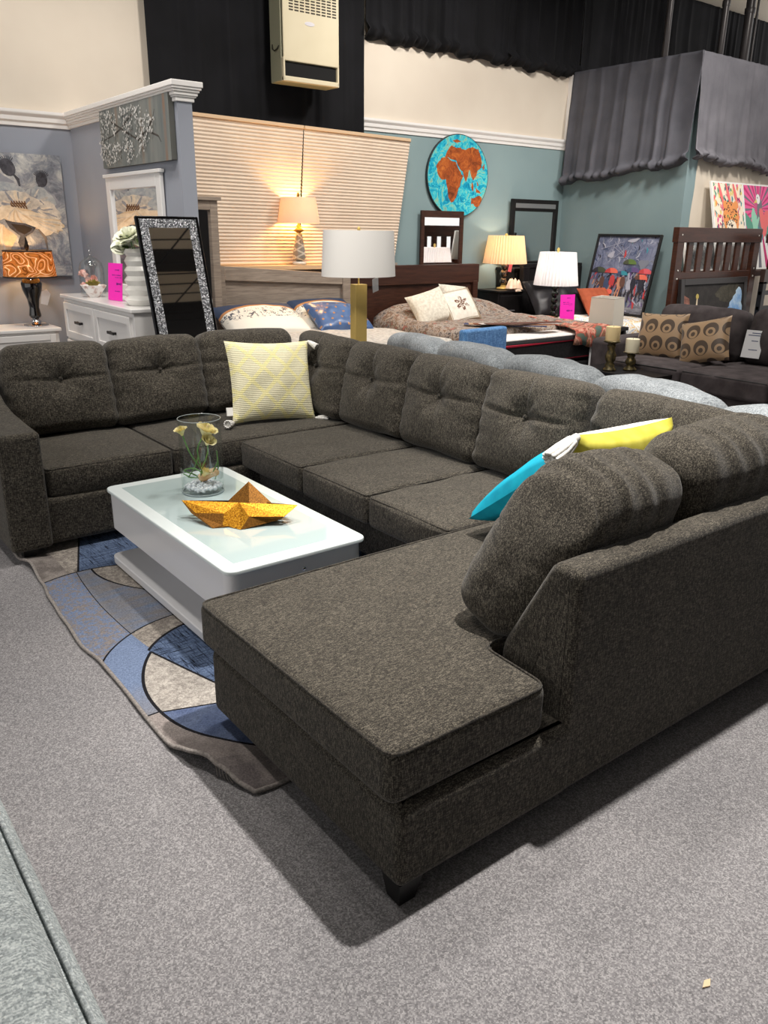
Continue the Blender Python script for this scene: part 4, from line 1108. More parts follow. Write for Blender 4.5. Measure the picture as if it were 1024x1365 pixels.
# ------------------------------------------------------------------ pleated blinds, heater, grey bed
BLIND = noisy('beige_pleated_fabric', [(0.3, rgb(206, 186, 166)), (0.7, rgb(216, 198, 178))], 3, rough=0.9)
def blind(x0t, x1t, x0b, x1b, zt0, zt1, zb, label):
    t = thing('pleated_blind', label, 'blind', ((x0b + x1b) / 2, 7.48, zb))
    n = 40
    def f(u, v):
        j = v * n * 2
        zz = (zt0 + (zt1 - zt0) * u) * (1 - v) + zb * v
        k = j % 2; tri = k if k < 1 else 2 - k
        return (x0t * (1 - v) + x0b * v + ((x1t - x0t) * (1 - v) + (x1b - x0b) * v) * u, 7.485 - .008 * tri, zz)
    b = MB(); b.grid(f, 6, n * 2, smooth=False)
    o = b.build('pleats', BLIND, t); md = o.modifiers.new('s', 'SOLIDIFY'); md.thickness = .003
    MB().prism([(x0t, zt0 - .01), (x1t, zt1 - .01), (x1t, zt1 + .022), (x0t, zt0 + .022)], 7.46, 7.495, 'y', .004, 1).build('head_rail', mat('tan_rail', rgb(206, 176, 142), .6), t)
    MB().prism([(x0b, zb - .0), (x1b, zb - .0), (x1b, zb + .02), (x0b, zb + .02)], 7.46, 7.495, 'y', .004, 1).build('bottom_rail', mat('tan_rail', rgb(206, 176, 142), .6), t)
blind(3.3, 4.725, 3.4, 4.62, 2.56, 2.535, 1.242, 'left beige pleated blind panel standing on the light wooden ledge')
blind(4.735, 6.1, 4.65, 5.9, 2.535, 2.51, 1.242, 'right beige pleated blind panel, the one with a free slanting edge')
# lamp on the ledge
wl = thing('table_lamp', 'lit lamp with white plastic-wrapped shade on the ledge before the blinds', 'lamp', (4.58, 7.37, 1.241))
MB().lathe([(0, 0), (.07, 0), (.07, .03), (.03, .035), (.035, .045), (0, .045)], 28, cap=False).build('foot', mat('clear_acrylic', rgb(200, 196, 186), .1, spec=.8), wl, world=False)
lm, nt, bs = new_mat('gold_lattice')
X, Y, Z = xyz(nt)
an = Y.atan2(X)
l1 = ((an * 1.2 + Z * 42) * 1.0).sin().abs() < .35; l2 = ((an * 1.2 - Z * 42)).sin().abs() < .35
nt.links.new(mixc(nt, (l1.max(l2)).v, rgb(150, 144, 134), rgb(214, 206, 190)), bs.inputs['Base Color']); bs.inputs['Metallic'].default_value = .5; bs.inputs['Roughness'].default_value = .35
MB().lathe([(0, .045), (.06, .045), (.065, .07), (.064, .12), (.05, .2), (.034, .29), (.03, .31), (0, .31)], 32, cap=False).build('base', lm, wl, world=False)
MB().lathe([(0, .31), (.02, .31), (.055, .33), (.02, .36), (.03, .375), (.012, .39), (.012, .64), (.018, .65), (.01, .69), (0, .69)], 18, cap=False).build('stem', BRASS, wl, world=False)
s_ = shade_mb(.215, .175, .245).build('lamp_shade', shade_mat('wrapped_white_shade', rgb(226, 208, 188), .22), wl, world=False); s_.location = (0, 0, .4)
bulb((4.58, 7.37, 1.76), 24, (1.0, 0.58, 0.2))
# wall heater
ht = thing('wall_heater', 'cream metal wall heater hanging in front of the black drape', 'heater', (4.71, 7.3, 2.9))
CREAM = noisy('cream_enamel', [(0.3, rgb(206, 194, 164)), (0.7, rgb(217, 206, 178))], 2, rough=.4)
OLIVE = mat('olive_enamel', rgb(150, 148, 124), .45)
b = MB().use(CREAM)
b.rbox(-.31, .315, -.02, .0, .17, 1.35, .01, 2); b.rbox(-.315, .315, -.02, .03, 0.0, .045, .01, 2); b.rbox(-.315, -.295, -.02, .02, 0, .2, .006, 1); b.rbox(.295, .315, -.02, .02, 0, .2, .006, 1)
b.build('front_panel', None, ht, world=False)
MB().rbox(-.315, .315, .02, .22, .0, 1.35, .01, 2).build('cabinet', OLIVE, ht, world=False)
MB().box(-.29, .29, .004, .03, .05, .165).build('grille_slot_shade', mat('slot_shade_black', rgb(3, 3, 3), .9), ht, world=False)  # near-black block: shade inside the slot put in as colour
vt = MB()
for r_ in range(16):
    for c in range(9): vt.rbox(-.245 + c * .06, -.245 + c * .06 + .046, -.0215, -.019, .585 + r_ * .024, .585 + r_ * .024 + .013, .003, 1)
vt.build('vent', mat('vent_dark', rgb(60, 52, 42), .8), ht, world=False)
MB().prism(ell(-.02, .50, .055, .018), -.0225, -.019, 'y').build('badge', mat('badge_silver', rgb(214, 210, 214), .3, .6), ht, world=False)
MB().tube([(-.318, .05, .3), (-.33, .07, .27), (-.33, .11, .26), (-.33, .15, .28), (-.318, .17, .32)], .006, 6).build('bracket_hook', mat('hook_steel', rgb(70, 68, 60), .4, .8), ht, world=False)
# weathered grey bed
gb = thing('bed', 'weathered grey wooden bed with panelled headboard below the pleated blinds', 'bed', (4.31, 6.2, 0))
b = MB()
zl, zr = 1.255, 1.15
def zt(x): return zl + (zr - zl) * (x - 3.54) / (5.07 - 3.54)
b.prism([(3.54, .0), (5.07, 0), (5.07, zt(5.07)), (3.54, zt(3.54))], 7.2, 7.24, 'y', .004, 1)
b.build('headboard_panel', GREYWOODH, gb)
for (x0, x1) in ((3.53, 3.63), (4.98, 5.08)):
    MB().prism([(x0, 0), (x1, 0), (x1, zt(x1)), (x0, zt(x0))], 7.165, 7.2, 'y', .005, 1).build('headboard_post', GREYWOOD, gb)
MB().prism([(3.63, zt(3.63) - .13), (4.98, zt(4.98) - .11), (4.98, zt(4.98)), (3.63, zt(3.63))], 7.17, 7.2, 'y', .005, 1).build('top_rail', GREYWOODH, gb)
MB().prism([(3.63, .80), (4.98, .78), (4.98, .85), (3.63, .87)], 7.17, 7.2, 'y', .005, 1).build('mid_rail', GREYWOODH, gb)
MB().rbox(3.56, 5.05, 5.55, 7.16, .14, .3, .01, 1).build('side_rail', GREYWOOD, gb)
MB().rbox(3.58, 5.03, 5.5, 7.16, .3, .62, .06, 4).build('mattress', WHITE, gb)
QGR = noisy('pale_grey_quilt', [(0.3, rgb(150, 144, 136)), (0.7, rgb(196, 190, 182))], 30, detail=6, rough=.95, bmp=.3)
q_ = thick(draped(3.565, 5.045, 5.485, 6.9, .635, .2, lambda a, c, x, y: .02 + .02 * nz(x, y, 0, 4)).build('quilt', QGR))
tag(q_, 'pale grey quilt spread over the weathered grey wooden bed', 'quilt')
NAVY = noisy('navy_satin', [(0.3, rgb(38, 54, 82)), (0.7, rgb(58, 78, 112))], 8, rough=.45)
def damask():
    m, nt, bs = new_mat('cream_damask_band')
    X, Y, Z = xyz(nt)
    f = noise_tex(nt, coords(nt), 26, 3, .7, 1.2)
    c = mixc(nt, (Ex(nt, f) > .56).v, rgb(222, 216, 204), rgb(66, 72, 84))
    c = mixc(nt, ((Z > -.06) & (Z < 0.10)).inv().v, c, rgb(226, 220, 208))
    c = mixc(nt, (Z - X * X * -.5 > .135).v, c, rgb(176, 122, 74))
    c = mixc(nt, (Z - X * X * -.5 > .165).v, c, rgb(40, 56, 84))
    nt.links.new(c, bs.inputs['Base Color']); bs.inputs['Roughness'].default_value = .6
    return m
dp = thing('bed_pillow', 'wide sham pillow with navy edge, tan stripe and cream damask band on grey bed', 'pillow', (3.86, 6.9, .755), (R(-62), 0, R(3)))
pillow_mb(.9, .5, .2, 24, .04, .35, rough=.1).build('cover', damask(), dp, world=False)
bp2 = thing('bed_pillow', 'second sham pillow with cream and tan top edge behind the blue pillow', 'pillow', (4.66, 7.0, .77), (R(-60), 0, 0))
pillow_mb(.7, .5, .16, 20, .04, .35).build('cover', bpy.data.materials['cream_damask_band'], bp2, world=False)
def dotted():
    m, nt, bs = new_mat('blue_dotted_satin')
    X, Y, Z = xyz(nt)
    row = (Z / .075).floor()
    fx = ((X / .1) + row * .5).mod(1.0) - .5; fz = (Z / .075).mod(1.0) - .5
    d = ((fx * 1.4) * (fx * 1.4) + fz * fz * 1.2) < .03
    base_ = ramp(nt, noise_tex(nt, coords(nt), 5, 4), [(0.3, rgb(50, 74, 116)), (0.7, rgb(84, 112, 156))])
    nt.links.new(mixc(nt, d.v, base_, rgb(168, 120, 78)), bs.inputs['Base Color']); bs.inputs['Roughness'].default_value = .35
    return m
bp3 = thing('bed_pillow', 'blue satin pillow with small tan motifs leaning on the grey headboard', 'pillow', (4.62, 6.72, .765), (R(-62), R(3), R(-4)))
pillow_mb(.62, .46, .2, 24, .05, .4, rough=.3).build('cover', dotted(), bp3, world=False)
# grey wooden mirror half hidden behind the crystal one
gm2 = thing('floor_mirror', 'grey wood framed mirror half hidden between the crystal mirror and the blinds', 'mirror', (3.2, 7.1, 0))
fm = frame_mb(.33, 1.84, .075, .05, .006, top=.1); fm.build('frame', GREYWOOD, gm2, world=False)
MB().rbox(-.36, .36, -.07, .0, 1.82, 1.85, .004, 1).build('cap', GREYWOODH, gm2, world=False)
MB().rbox(-.26, .26, -.02, -.01, .07, 1.75, .002, 1).build('mirror_glass', MIRROR, gm2, world=False)
# crystal mirror leaning back behind the sofa
CRY = None
m, nt, bs = new_mat('crushed_crystal')
vo = nt.nodes.new('ShaderNodeTexVoronoi'); vo.inputs['Scale'].default_value = 130
nt.links.new(coords(nt), vo.inputs['Vector'])
nt.links.new(ramp(nt, vo.outputs['Color'], [(0.2, rgb(60, 62, 66)), (0.55, rgb(140, 142, 146)), (0.85, rgb(240, 240, 244))]), bs.inputs['Base Color'])
bs.inputs['Metallic'].default_value = .7; bs.inputs['Roughness'].default_value = .25
bump(nt, bs, vo.outputs['Distance'], 1.0, .01)
CRY = m
cm_ = thing('floor_mirror', 'tilted mirror with sparkling silver border and thin black rim behind the sofa', 'mirror', (2.345, 4.985, 0.0), (-math.atan2(.465, 1.66), 0, R(0)))
w_, h_ = .222, 1.722
MB().rbox(-w_ + .015, w_ - .015, -.012, .012, .01, h_ - .01, .003, 1).build('backing', BLACK, cm_, world=False)
frame_mb(w_, h_, .022, .028, .006, y=.012).build('bevel_edge', mat('black_mirror_bevel', rgb(20, 20, 22), .06, .6), cm_, world=False)
fb_ = MB()
x0, x1 = -w_ + .02, w_ - .02; k_ = .058
for q in ((x0, x0 + k_, .02, h_ - .02), (x1 - k_, x1, .02, h_ - .02), (x0 + k_, x1 - k_, h_ - .02 - k_, h_ - .02), (x0 + k_, x1 - k_, .02, .02 + k_)):
    fb_.rbox(q[0], q[1], -.018, -.01, q[2], q[3], .002, 1)
fb_.build('crystal_border', CRY, cm_, world=False)
MB().rbox(x0 + k_, x1 - k_, -.016, -.0125, .075, h_ - .075, .002, 1).build('mirror_glass', MIRROR, cm_, world=False)
# gold lamp on an end table behind the sofa corner
et = thing('end_table', 'small end table behind the sofa corner carrying the gold pillar lamp', 'table', (3.58, 4.97, 0))
MB().rbox(-.28, .28, -.22, .2, .56, .6, .008, 2).build('top', BROWNWOOD, et, world=False)
for sx in (-1, 1):
    for sy in (-1, 1): MB().rbox(sx * .24 - .025, sx * .24 + .025, sy * .17 - .035, sy * .17 + .015, 0, .561, .004, 1).build('leg', BROWNWOOD, et, world=False)
gl_ = thing('table_lamp', 'unlit lamp with white drum shade and square gold pillar behind the sofa', 'lamp', (3.58, 4.95, .601))
MB().rbox(-.1, .1, -.07, .07, 0, .02, .004, 1).build('foot', GOLD, gl_, world=False)
MB().rbox(-.052, .052, -.035, .035, .02, .615, .004, 1).build('pillar', GOLD, gl_, world=False)
MB().lathe([(.006, .61), (.006, .97), (.012, .98), (.012, 1.0), (.004, 1.012), (0, 1.012)], 12).build('stem', GOLD, gl_, world=False)
LINEN = shade_mat('white_linen_shade', rgb(240, 237, 232), .1)
s_ = shade_mb(.288, .272, .315, 48, 0, .8).build('lamp_shade', LINEN, gl_, world=False); s_.location = (0, 0, .672)
b = MB(); b.box(-.032, .032, -.001, .001, -.1, 0, tri_mat(.075, -.1, .66, .15, -.25, .2)); b.tube([(.02, -.05, .7), (.06, -.09, .665)], .001, 4)
b.build('hang_tag', CARD, gl_, world=False)

# ------------------------------------------------------------------ brown bed
bb = thing('bed', 'dark walnut bed with tall plank headboard and black red-piped mattress', 'bed', (6.26, 6.4, 0))
MB().rbox(5.27, 7.1, 7.4, 7.46, .1, 1.02, .006, 1).build('headboard_panel', BROWNWOOD, bb)
MB().rbox(5.22, 7.14, 7.37, 7.47, 1.0, 1.215, .008, 2).build('headboard_cap', wood('walnut_wood_across', rgb(46, 27, 21), rgb(74, 45, 34), (1, 10, 10), 3, .4), bb)
MB().rbox(5.26, 5.34, 7.36, 7.46, 0, 1.02, .006, 1).build('headboard_post', BROWNWOOD, bb)
MB().rbox(7.04, 7.12, 7.36, 7.46, 0, 1.02, .006, 1).build('headboard_post', BROWNWOOD, bb)
MATB = noisy('black_mattress_side', [(0.3, rgb(18, 17, 19)), (0.7, rgb(32, 30, 32))], 40, rough=.8)
RED = mat('crimson_piping', rgb(176, 20, 52), .6)
MB().rbox(5.5, 7.3, 5.42, 7.36, .1, .34, .04, 3).build('box_spring', MATB, bb)
mt_ = MB().rbox(5.5, 7.3, 5.42, 7.36, .34, .6, .045, 4, (6, 6, 2)).build('mattress', MATB, bb)
MB().rbox(5.53, 7.27, 5.45, 7.33, .58, .612, .014, 3).build('mattress_top', noisy('white_knit', [(0.3, rgb(214, 208, 204)), (0.7, rgb(236, 232, 228))], 30, rough=.9), mt_)
for z in (.552, .375):
    MB().tube([(5.503, 5.416, z), (7.297, 5.416, z), (7.297, 7.355, z), (5.503, 7.355, z)], .014, 7, True).build('piping', RED, mt_)
def quiltm():
    m, nt, bs = new_mat('muted_floral_quilt')
    v = coords(nt)
    c = ramp(nt, noise_tex(nt, v, 13, 3, .75, .3), [(0.34, rgb(48, 44, 46)), (0.42, rgb(120, 108, 102)), (0.5, rgb(168, 158, 148)), (0.55, rgb(120, 82, 56)), (0.6, rgb(92, 100, 90)), (0.66, rgb(160, 84, 76))])
    c = mixc(nt, .1, c, rgb(140, 132, 124))
    nt.links.new(c, bs.inputs['Base Color']); bs.inputs['Roughness'].default_value = .95
    bump(nt, bs, noise_tex(nt, v, 18, 4), .6, .01)
    return m
fq = thick(draped(5.485, 7.315, 5.8, 7.3, .63, .24, lambda a, c, x, y: .03 + .03 * nz(x, y, 3, 4) + .16 * math.exp(-((c - .9) / .16) ** 2) * (1 - (2 * a - 1) ** 6), nx=36, ny=36).build('floral_quilt', quiltm()))
tag(fq, 'muted floral quilt folded back over the dark walnut bed', 'quilt')
FUR = noisy('ivory_fleece', [(0.3, rgb(204, 196, 180)), (0.7, rgb(232, 226, 212))], 40, rough=.95, bmp=.4)
p1 = thing('throw_pillow', 'ivory fleece pillow left of the embroidered one on walnut bed', 'pillow', (5.86, 6.78, .80), (R(-34), R(-14), R(-8)))
pillow_mb(.46, .4, .18, 20, .07, .42).build('cover', FUR, p1, world=False)
p2 = thing('throw_pillow', 'ivory fleece pillow right of and behind the embroidered one on walnut bed', 'pillow', (6.42, 6.95, .83), (R(-34), R(6), R(6)))
pillow_mb(.46, .42, .18, 20, .07, .42).build('cover', FUR, p2, world=False)
p3 = thing('throw_pillow', 'square pillow embroidered with a brown flower and tan border on walnut bed', 'pillow', (6.2, 6.7, .80), (R(-36), R(-8), R(-6)))
def emb():
    m, nt, bs = new_mat('embroidered_linen')
    X, Y, Z = xyz(nt)
    bd = X.abs().max(Z.abs())
    c = mixc(nt, (bd > .165).v, noisy_c(nt), rgb(150, 130, 108))
    c = mixc(nt, ((bd > .17) & (bd < .178)).v, c, rgb(214, 206, 190))
    ang = Z.atan2(X); rad = (X * X + Z * Z).sqrt()
    pet = rad < ((ang * 3.0).sin().abs() * .06 + .03)
    spk_ = Ex(nt, noise_tex(nt, coords(nt), 55, 3, .7)) > .47
    c = mixc(nt, (pet & spk_).v, c, rgb(112, 78, 62))
    nt.links.new(c, bs.inputs['Base Color']); bs.inputs['Roughness'].default_value = .95
    return m
def noisy_c(nt): return ramp(nt, noise_tex(nt, coords(nt), 30, 3), [(0.3, rgb(222, 214, 200)), (0.7, rgb(238, 232, 220))])
pillow_mb(.46, .42, .18, 22, .06, .42).build('cover', emb(), p3, world=False)
# fan of fabric swatches, throw, ribbon label
sw_cols = [((60, 70, 110), 'navy'), ((196, 160, 130), 'tan'), ((140, 84, 60), 'rust brown'), ((206, 196, 190), 'pale'), ((104, 70, 60), 'dark brown')]
for k, (cc, nm) in enumerate(sw_cols):
    o = MB().rbox(-.42, .42, -.06, .06, 0, .006, .003, 1).build('fabric_swatch', noisy('swatch_' + nm.replace(' ', '_'), [(0.3, rgb(*[c * .8 for c in cc])), (0.7, rgb(*cc))], 30, rough=.9), None)
    o.location = (6.12 + .03 * k, 5.9 - .035 * k, .685 + .0065 * k); o.rotation_euler = (0, 0, R(-46 + 7 * k))
    tag(o, '%s fabric swatch strip in the fan on the foot of the walnut bed' % nm, 'fabric swatch', 'fabric swatches on the walnut bed')
thm, nt, bs = new_mat('multicolour_throw')
nt.links.new(ramp(nt, noise_tex(nt, coords(nt, (1.0, 2.2, 1)), 4.2, 5, .6, .8), [(0.32, rgb(60, 92, 98)), (0.42, rgb(90, 98, 80)), (0.48, rgb(168, 66, 52)), (0.54, rgb(204, 150, 130)), (0.6, rgb(130, 82, 60)), (0.7, rgb(176, 140, 80))]), bs.inputs['Base Color']); bs.inputs['Roughness'].default_value = .9
def throw(u, v):
    s = v * 1.25
    x = 7.08 + .24 * u + (-.5 + .36 * u) * v + .012 * math.sin(v * 9)
    y = 6.5 - s * .95 - .06 * u; z = .628 + .008 * math.sin(u * 16 + v * 4) + .006 * math.sin(v * 19)
    if y < 5.40: z -= (5.40 - y) * 1.6; y = 5.395 - .006 * math.sin(u * 14) - .008
    return (x, y, z + .03)
o = MB().grid(throw, 22, 34).build('throw_blanket', thm); o.modifiers.new('s', 'SOLIDIFY').thickness = .012
tag(o, 'multicoloured knitted throw draped over the mattress corner of the walnut bed', 'blanket')
sl = MB().use(CARD).box(6.88, 7.12, 5.397, 5.401, .27, .48); sl.use(mat('label_ink', rgb(96, 104, 130), .7))
for k in range(4): sl.box(6.91 + .02 * (k % 2), 7.08 - .03 * k, 5.3965, 5.3975, .44 - .045 * k, .452 - .045 * k)
tag(sl.build('price_card', None), 'white card with faint writing on the black mattress side', 'sign')
# blue chair between the grey sofa and the walnut bed
BLUE = fabric('blue_upholstery', rgb(58, 96, 140), rgb(76, 118, 164), rgb(100, 142, 186), 160, .3)
bch = thing('accent_chair', 'blue upholstered chair whose back shows over the pale grey sofa cushions', 'chair', (5.19, 5.27, 0), (0, 0, R(4)))
MB().rbox(-.285, .285, -.05, .04, .3, .775, .025, 3).build('backrest', BLUE, bch, world=False)
MB().rbox(-.26, .28, -.4, -.04, .3, .46, .03, 3).build('seat', BLUE, bch, world=False)
for sx in (-1, 1):
    for sy in (-.36, -.0): MB().rbox(sx * .22 - .02, sx * .22 + .02, sy - .02, sy + .02, 0, .31, .004, 1).build('leg', BLACKLEG, bch, world=False)

# ------------------------------------------------------------------ teal wall: disc, mirrors, nightstand and lamps
def globe_mat(name, stops, scale): return noisy(name, stops, scale, detail=8, rough=.55, nr=.75, dist=1.2, bmp=.6, bdist=.01)
SEA = globe_mat('turquoise_crackle', [(0.3, rgb(8, 92, 128)), (0.44, rgb(0, 150, 186)), (0.52, rgb(60, 196, 208)), (0.58, rgb(150, 190, 150)), (0.66, rgb(0, 140, 178))], 9)
LAND = globe_mat('rust_copper', [(0.3, rgb(70, 34, 18)), (0.5, rgb(160, 78, 32)), (0.68, rgb(206, 118, 50))], 9)
gd = thing('wall_disc', 'round turquoise and rust world map disc hanging on the teal wall', 'wall art', (7.0, 7.695, 2.2))
b = MB().use(mat('disc_rim', rgb(40, 50, 54), .6)).prism(ell(0, 0, .49, .46, 0, 64), -.035, 0, 'y', .006, 2)
P = Paint(b, -1, 1, -1, 1, -.035)
P.p(ell(0, 0, .48, .45, 0, 64), SEA)
def land(pts, jag=.012):
    out = []
    for i, p in enumerate(pts):
        q = pts[(i + 1) % len(pts)]
        for t in range(4):
            t /= 4
            x, z = p[0] + (q[0] - p[0]) * t, p[1] + (q[1] - p[1]) * t
            out.append((x + jag * nz(x, z, 1, 25), z + jag * nz(x, z, 5, 25)))
    P.p(out, LAND)
land([(-.35, .1), (-.34, .02), (-.27, -.05), (-.2, -.04), (-.18, -.12), (-.15, -.23), (-.1, -.3), (-.04, -.26), (.0, -.16), (.03, -.08), (.07, .0), (.03, .04), (-.02, .1), (-.04, .15), (-.14, .17), (-.2, .2), (-.28, .19)])
land([(-.23, .2), (-.19, .27), (-.12, .33), (-.05, .3), (.02, .32), (.06, .24), (.02, .15), (-.1, .18), (-.15, .19)])
land([(-.06, .3), (.1, .3), (.2, .33), (.3, .31), (.36, .22), (.37, .12), (.3, .07), (.2, .08), (.1, .06), (.02, .07), (-.04, .16)])
land([(.17, .1), (.31, .09), (.29, .02), (.24, -.04), (.21, .0)], .006); land([(.05, .1), (.17, .09), (.15, .01), (.12, -.06), (.08, .01)], .006)
land([(.22, -.05), (.26, -.1), (.25, -.16), (.21, -.12)]); land([(.28, -.12), (.34, -.14), (.38, -.18), (.3, -.17)]); land([(.3, -.03), (.34, -.08), (.31, -.1)])
land([(.22, -.24), (.3, -.22), (.36, -.2), (.4, -.24), (.36, -.32), (.3, -.34), (.26, -.3), (.22, -.3)])
land([(-.12, .38), (-.05, .4), (.02, .38), (-.06, .36)], .006); land([(.38, .12), (.41, .08), (.42, .16)], .006)
b.build('disc', None, gd, world=False)
bm_ = thing('wall_mirror', 'small brown framed mirror standing behind the walnut headboard', 'mirror', (6.755, 7.66, .78))
frame_mb(.335, 1.03, .05, .03, .004, top=.075).build('frame', BROWNWOOD, bm_, world=False)
MB().rbox(-.29, .29, -.015, -.008, .04, .97, .001, 1).build('mirror_glass', MIRROR, bm_, world=False)
km = thing('wall_mirror', 'black framed mirror with silver stripe standing on the black dresser', 'mirror', (8.34, 7.66, 1.16))
fk = frame_mb(.435, .82, .06, .04, .004, top=.13); fk.build('frame', BLACKWOOD, km, world=False)
MB().rbox(-.375, .375, -.044, -.035, .715, .77, .002, 1).build('silver_stripe', SILVER, km, world=False)
MB().rbox(-.375, .375, -.04, -.03, .675, .70, .002, 1).build('inner_rail', BLACKWOOD, km, world=False)
MB().rbox(-.38, .38, -.018, -.01, .05, .7, .001, 1).build('mirror_glass', MIRROR, km, world=False)
kd = thing('dresser', 'black dresser under the black mirror behind the black headboard', 'dresser', (8.3, 7.5, 0))
MB().rbox(-.55, .55, -.13, .18, .0, 1.12, .006, 1).build('carcass', BLACKWOOD, kd, world=False)
MB().rbox(-.57, .57, -.15, .185, 1.12, 1.155, .006, 1).build('top', BLACKWOOD, kd, world=False)
for k in range(3): MB().rbox(-.52, .52, -.145, -.128, .1 + k * .34, .42 + k * .34, .005, 1).build('drawer', BLACKWOOD, kd, world=False)
# bedside between walnut and black bed
bn = thing('nightstand', 'black nightstand with the lit cream lamp beside the walnut headboard', 'nightstand', (7.56, 7.42, 0))
MB().rbox(-.22, .215, -.2, .22, .05, .875, .006, 1).build('carcass', BLACKWOOD, bn, world=False)
MB().rbox(-.235, .23, -.22, .23, .875, .9, .006, 1).build('top', BLACKWOOD, bn, world=False)
for k in range(2):
    d = MB().rbox(-.2, .2, -.215, -.198, .1 + k * .38, .46 + k * .38, .005, 1).build('drawer', BLACKWOOD, bn, world=False)
    MB().rbox(-.05, .05, -.235, -.212, .27 + k * .38, .285 + k * .38, .004, 1).build('handle', SILVER, d, world=False)
def ball_base(z0, n, r, M=None):
    p = [(0, z0)]
    for k in range(n):
        c = z0 + r * (1 + 1.8 * k)
        for t in range(9):
            a = -PI / 2 + PI * t / 8
            p.append((max(.012, r * math.cos(a)), c + r * math.sin(a)))
    p.append((0, z0 + r * (2 + 1.8 * (n - 1)))); return p
cl_ = thing('table_lamp', 'lit lamp with pleated cream shade and stacked-ball base on black nightstand', 'lamp', (7.62, 7.42, .901))
MB().lathe([(0, 0), (.09, 0), (.085, .02), (.04, .03), (.03, .05), (0, .05)], 28, cap=False).build('foot', GOLD, cl_, world=False)
MB().lathe(ball_base(.045, 3, .052), 28, cap=False).build('base', mat('mercury_glass', rgb(120, 112, 104), .1, .9), cl_, world=False)
MB().lathe([(.01, .3), (.01, .62), (.02, .63), (.016, .66), (0, .67)], 12).build('stem', GOLD, cl_, world=False)
s_ = shade_mb(.27, .215, .33, 48, 44).build('lamp_shade', shade_mat('pleated_cream_shade', rgb(246, 226, 196), .5), cl_, world=False); s_.location = (0, 0, .31)
MB().prism([(-.03, -.05), (.03, -.05), (.03, .05), (-.03, .05)], -.001, .001, 'y', M=tri_mat(.03, -.07, .26, 0, .2, 0)).build('hang_tag', mat('pink_tag', rgb(246, 130, 160), .7), cl_, world=False)
bulb((7.62, 7.42, 1.4), 7, (1.0, .8, .62))
tk = MB()
rr = random.Random(4)
for k in range(9):
    tk.grid(lambda u, v, k=k: (7.54 + .28 * (.45 + .1 * math.cos(k * 2)) - .02 + .11 * (u - .5) + .06 * math.cos(k * 1.4), 7.27 + .08 * (v - .5) + .04 * math.sin(k * 2.2), .905 + .12 * math.sin(PI * u) * math.sin(PI * v) + .02 * math.sin(k)), 6, 6)
tag(tk.build('rose_ornament', noisy('peach_porcelain', [(0.3, rgb(226, 186, 154)), (0.7, rgb(250, 224, 200))], 12, rough=.4)), 'crumpled peach rose-shaped ornament beside the cream lamp on black nightstand', 'ornament')
# ------------------------------------------------------------------ black bed and its surroundings
kb = thing('bed', 'black bed with silver striped headboard by the teal corner', 'bed', (8.35, 6.5, 0))
MB().rbox(7.83, 9.2 - .28, 7.28, 7.33, .1, 1.2, .006, 1).build('headboard_panel', BLACKWOOD, kb)
MB().rbox(7.8, 8.92, 7.26, 7.335, 1.16, 1.21, .006, 1).build('headboard_cap', BLACKWOOD, kb)
MB().rbox(7.8, 7.9, 7.255, 7.33, 0, 1.17, .006, 1).build('headboard_post', BLACKWOOD, kb)
MB().rbox(8.84, 8.92, 7.255, 7.33, 0, 1.17, .006, 1).build('headboard_post', BLACKWOOD, kb)
MB().rbox(7.9, 8.84, 7.268, 7.285, .92, .99, .003, 1).build('silver_stripe', SILVER, kb)
MB().rbox(7.9, 8.84, 7.27, 7.285, .6, .9, .003, 1).build('lower_plank', BLACKWOOD, kb)
MB().rbox(7.86, 8.8, 5.7, 7.26, .06, .34, .02, 2).build('base', BLACKWOOD, kb)
MB().rbox(7.84, 8.82, 5.68, 7.25, .34, .58, .05, 4).build('mattress', MATB, kb)
fl, nt, bs = new_mat('white_yellow_leaf_print')
f = noise_tex(nt, coords(nt), 8, 3, .6, 1.0)
nt.links.new(ramp(nt, f, [(0.44, rgb(236, 234, 230)), (0.5, rgb(206, 162, 72)), (0.56, rgb(238, 236, 232)), (0.64, rgb(150, 160, 176)), (0.7, rgb(238, 236, 232))]), bs.inputs['Base Color']); bs.inputs['Roughness'].default_value = .95
tag(thick(draped(7.83, 8.83, 5.67, 6.7, .59, .15, lambda a, c, x, y: .015 + .02 * nz(x, y, 0, 5)).build('printed_quilt', fl)), 'white quilt with yellow leaf print on the black bed', 'quilt')
BLKS = noisy('black_satin', [(0.3, rgb(16, 15, 18)), (0.7, rgb(38, 36, 40))], 6, rough=.45)
kp = thing('bed_pillow', 'large black satin pillow heaped on the black bed', 'pillow', (8.0, 6.85, .8), (R(-40), 0, R(-10)))
pillow_mb(.85, .55, .26, 22, .04, .4, rough=.25).build('cover', BLKS, kp, world=False)
rp = thing('throw_pillow', 'rust orange pillow on the black bed behind the white cube lampshade', 'pillow', (8.4, 6.55, .78), (R(-38), 0, R(-5)))
pillow_mb(.5, .4, .16, 20, .06, .42).build('cover', noisy('rust_cotton', [(0.3, rgb(150, 72, 46)), (0.7, rgb(176, 90, 60))], 12, rough=.85), rp, world=False)
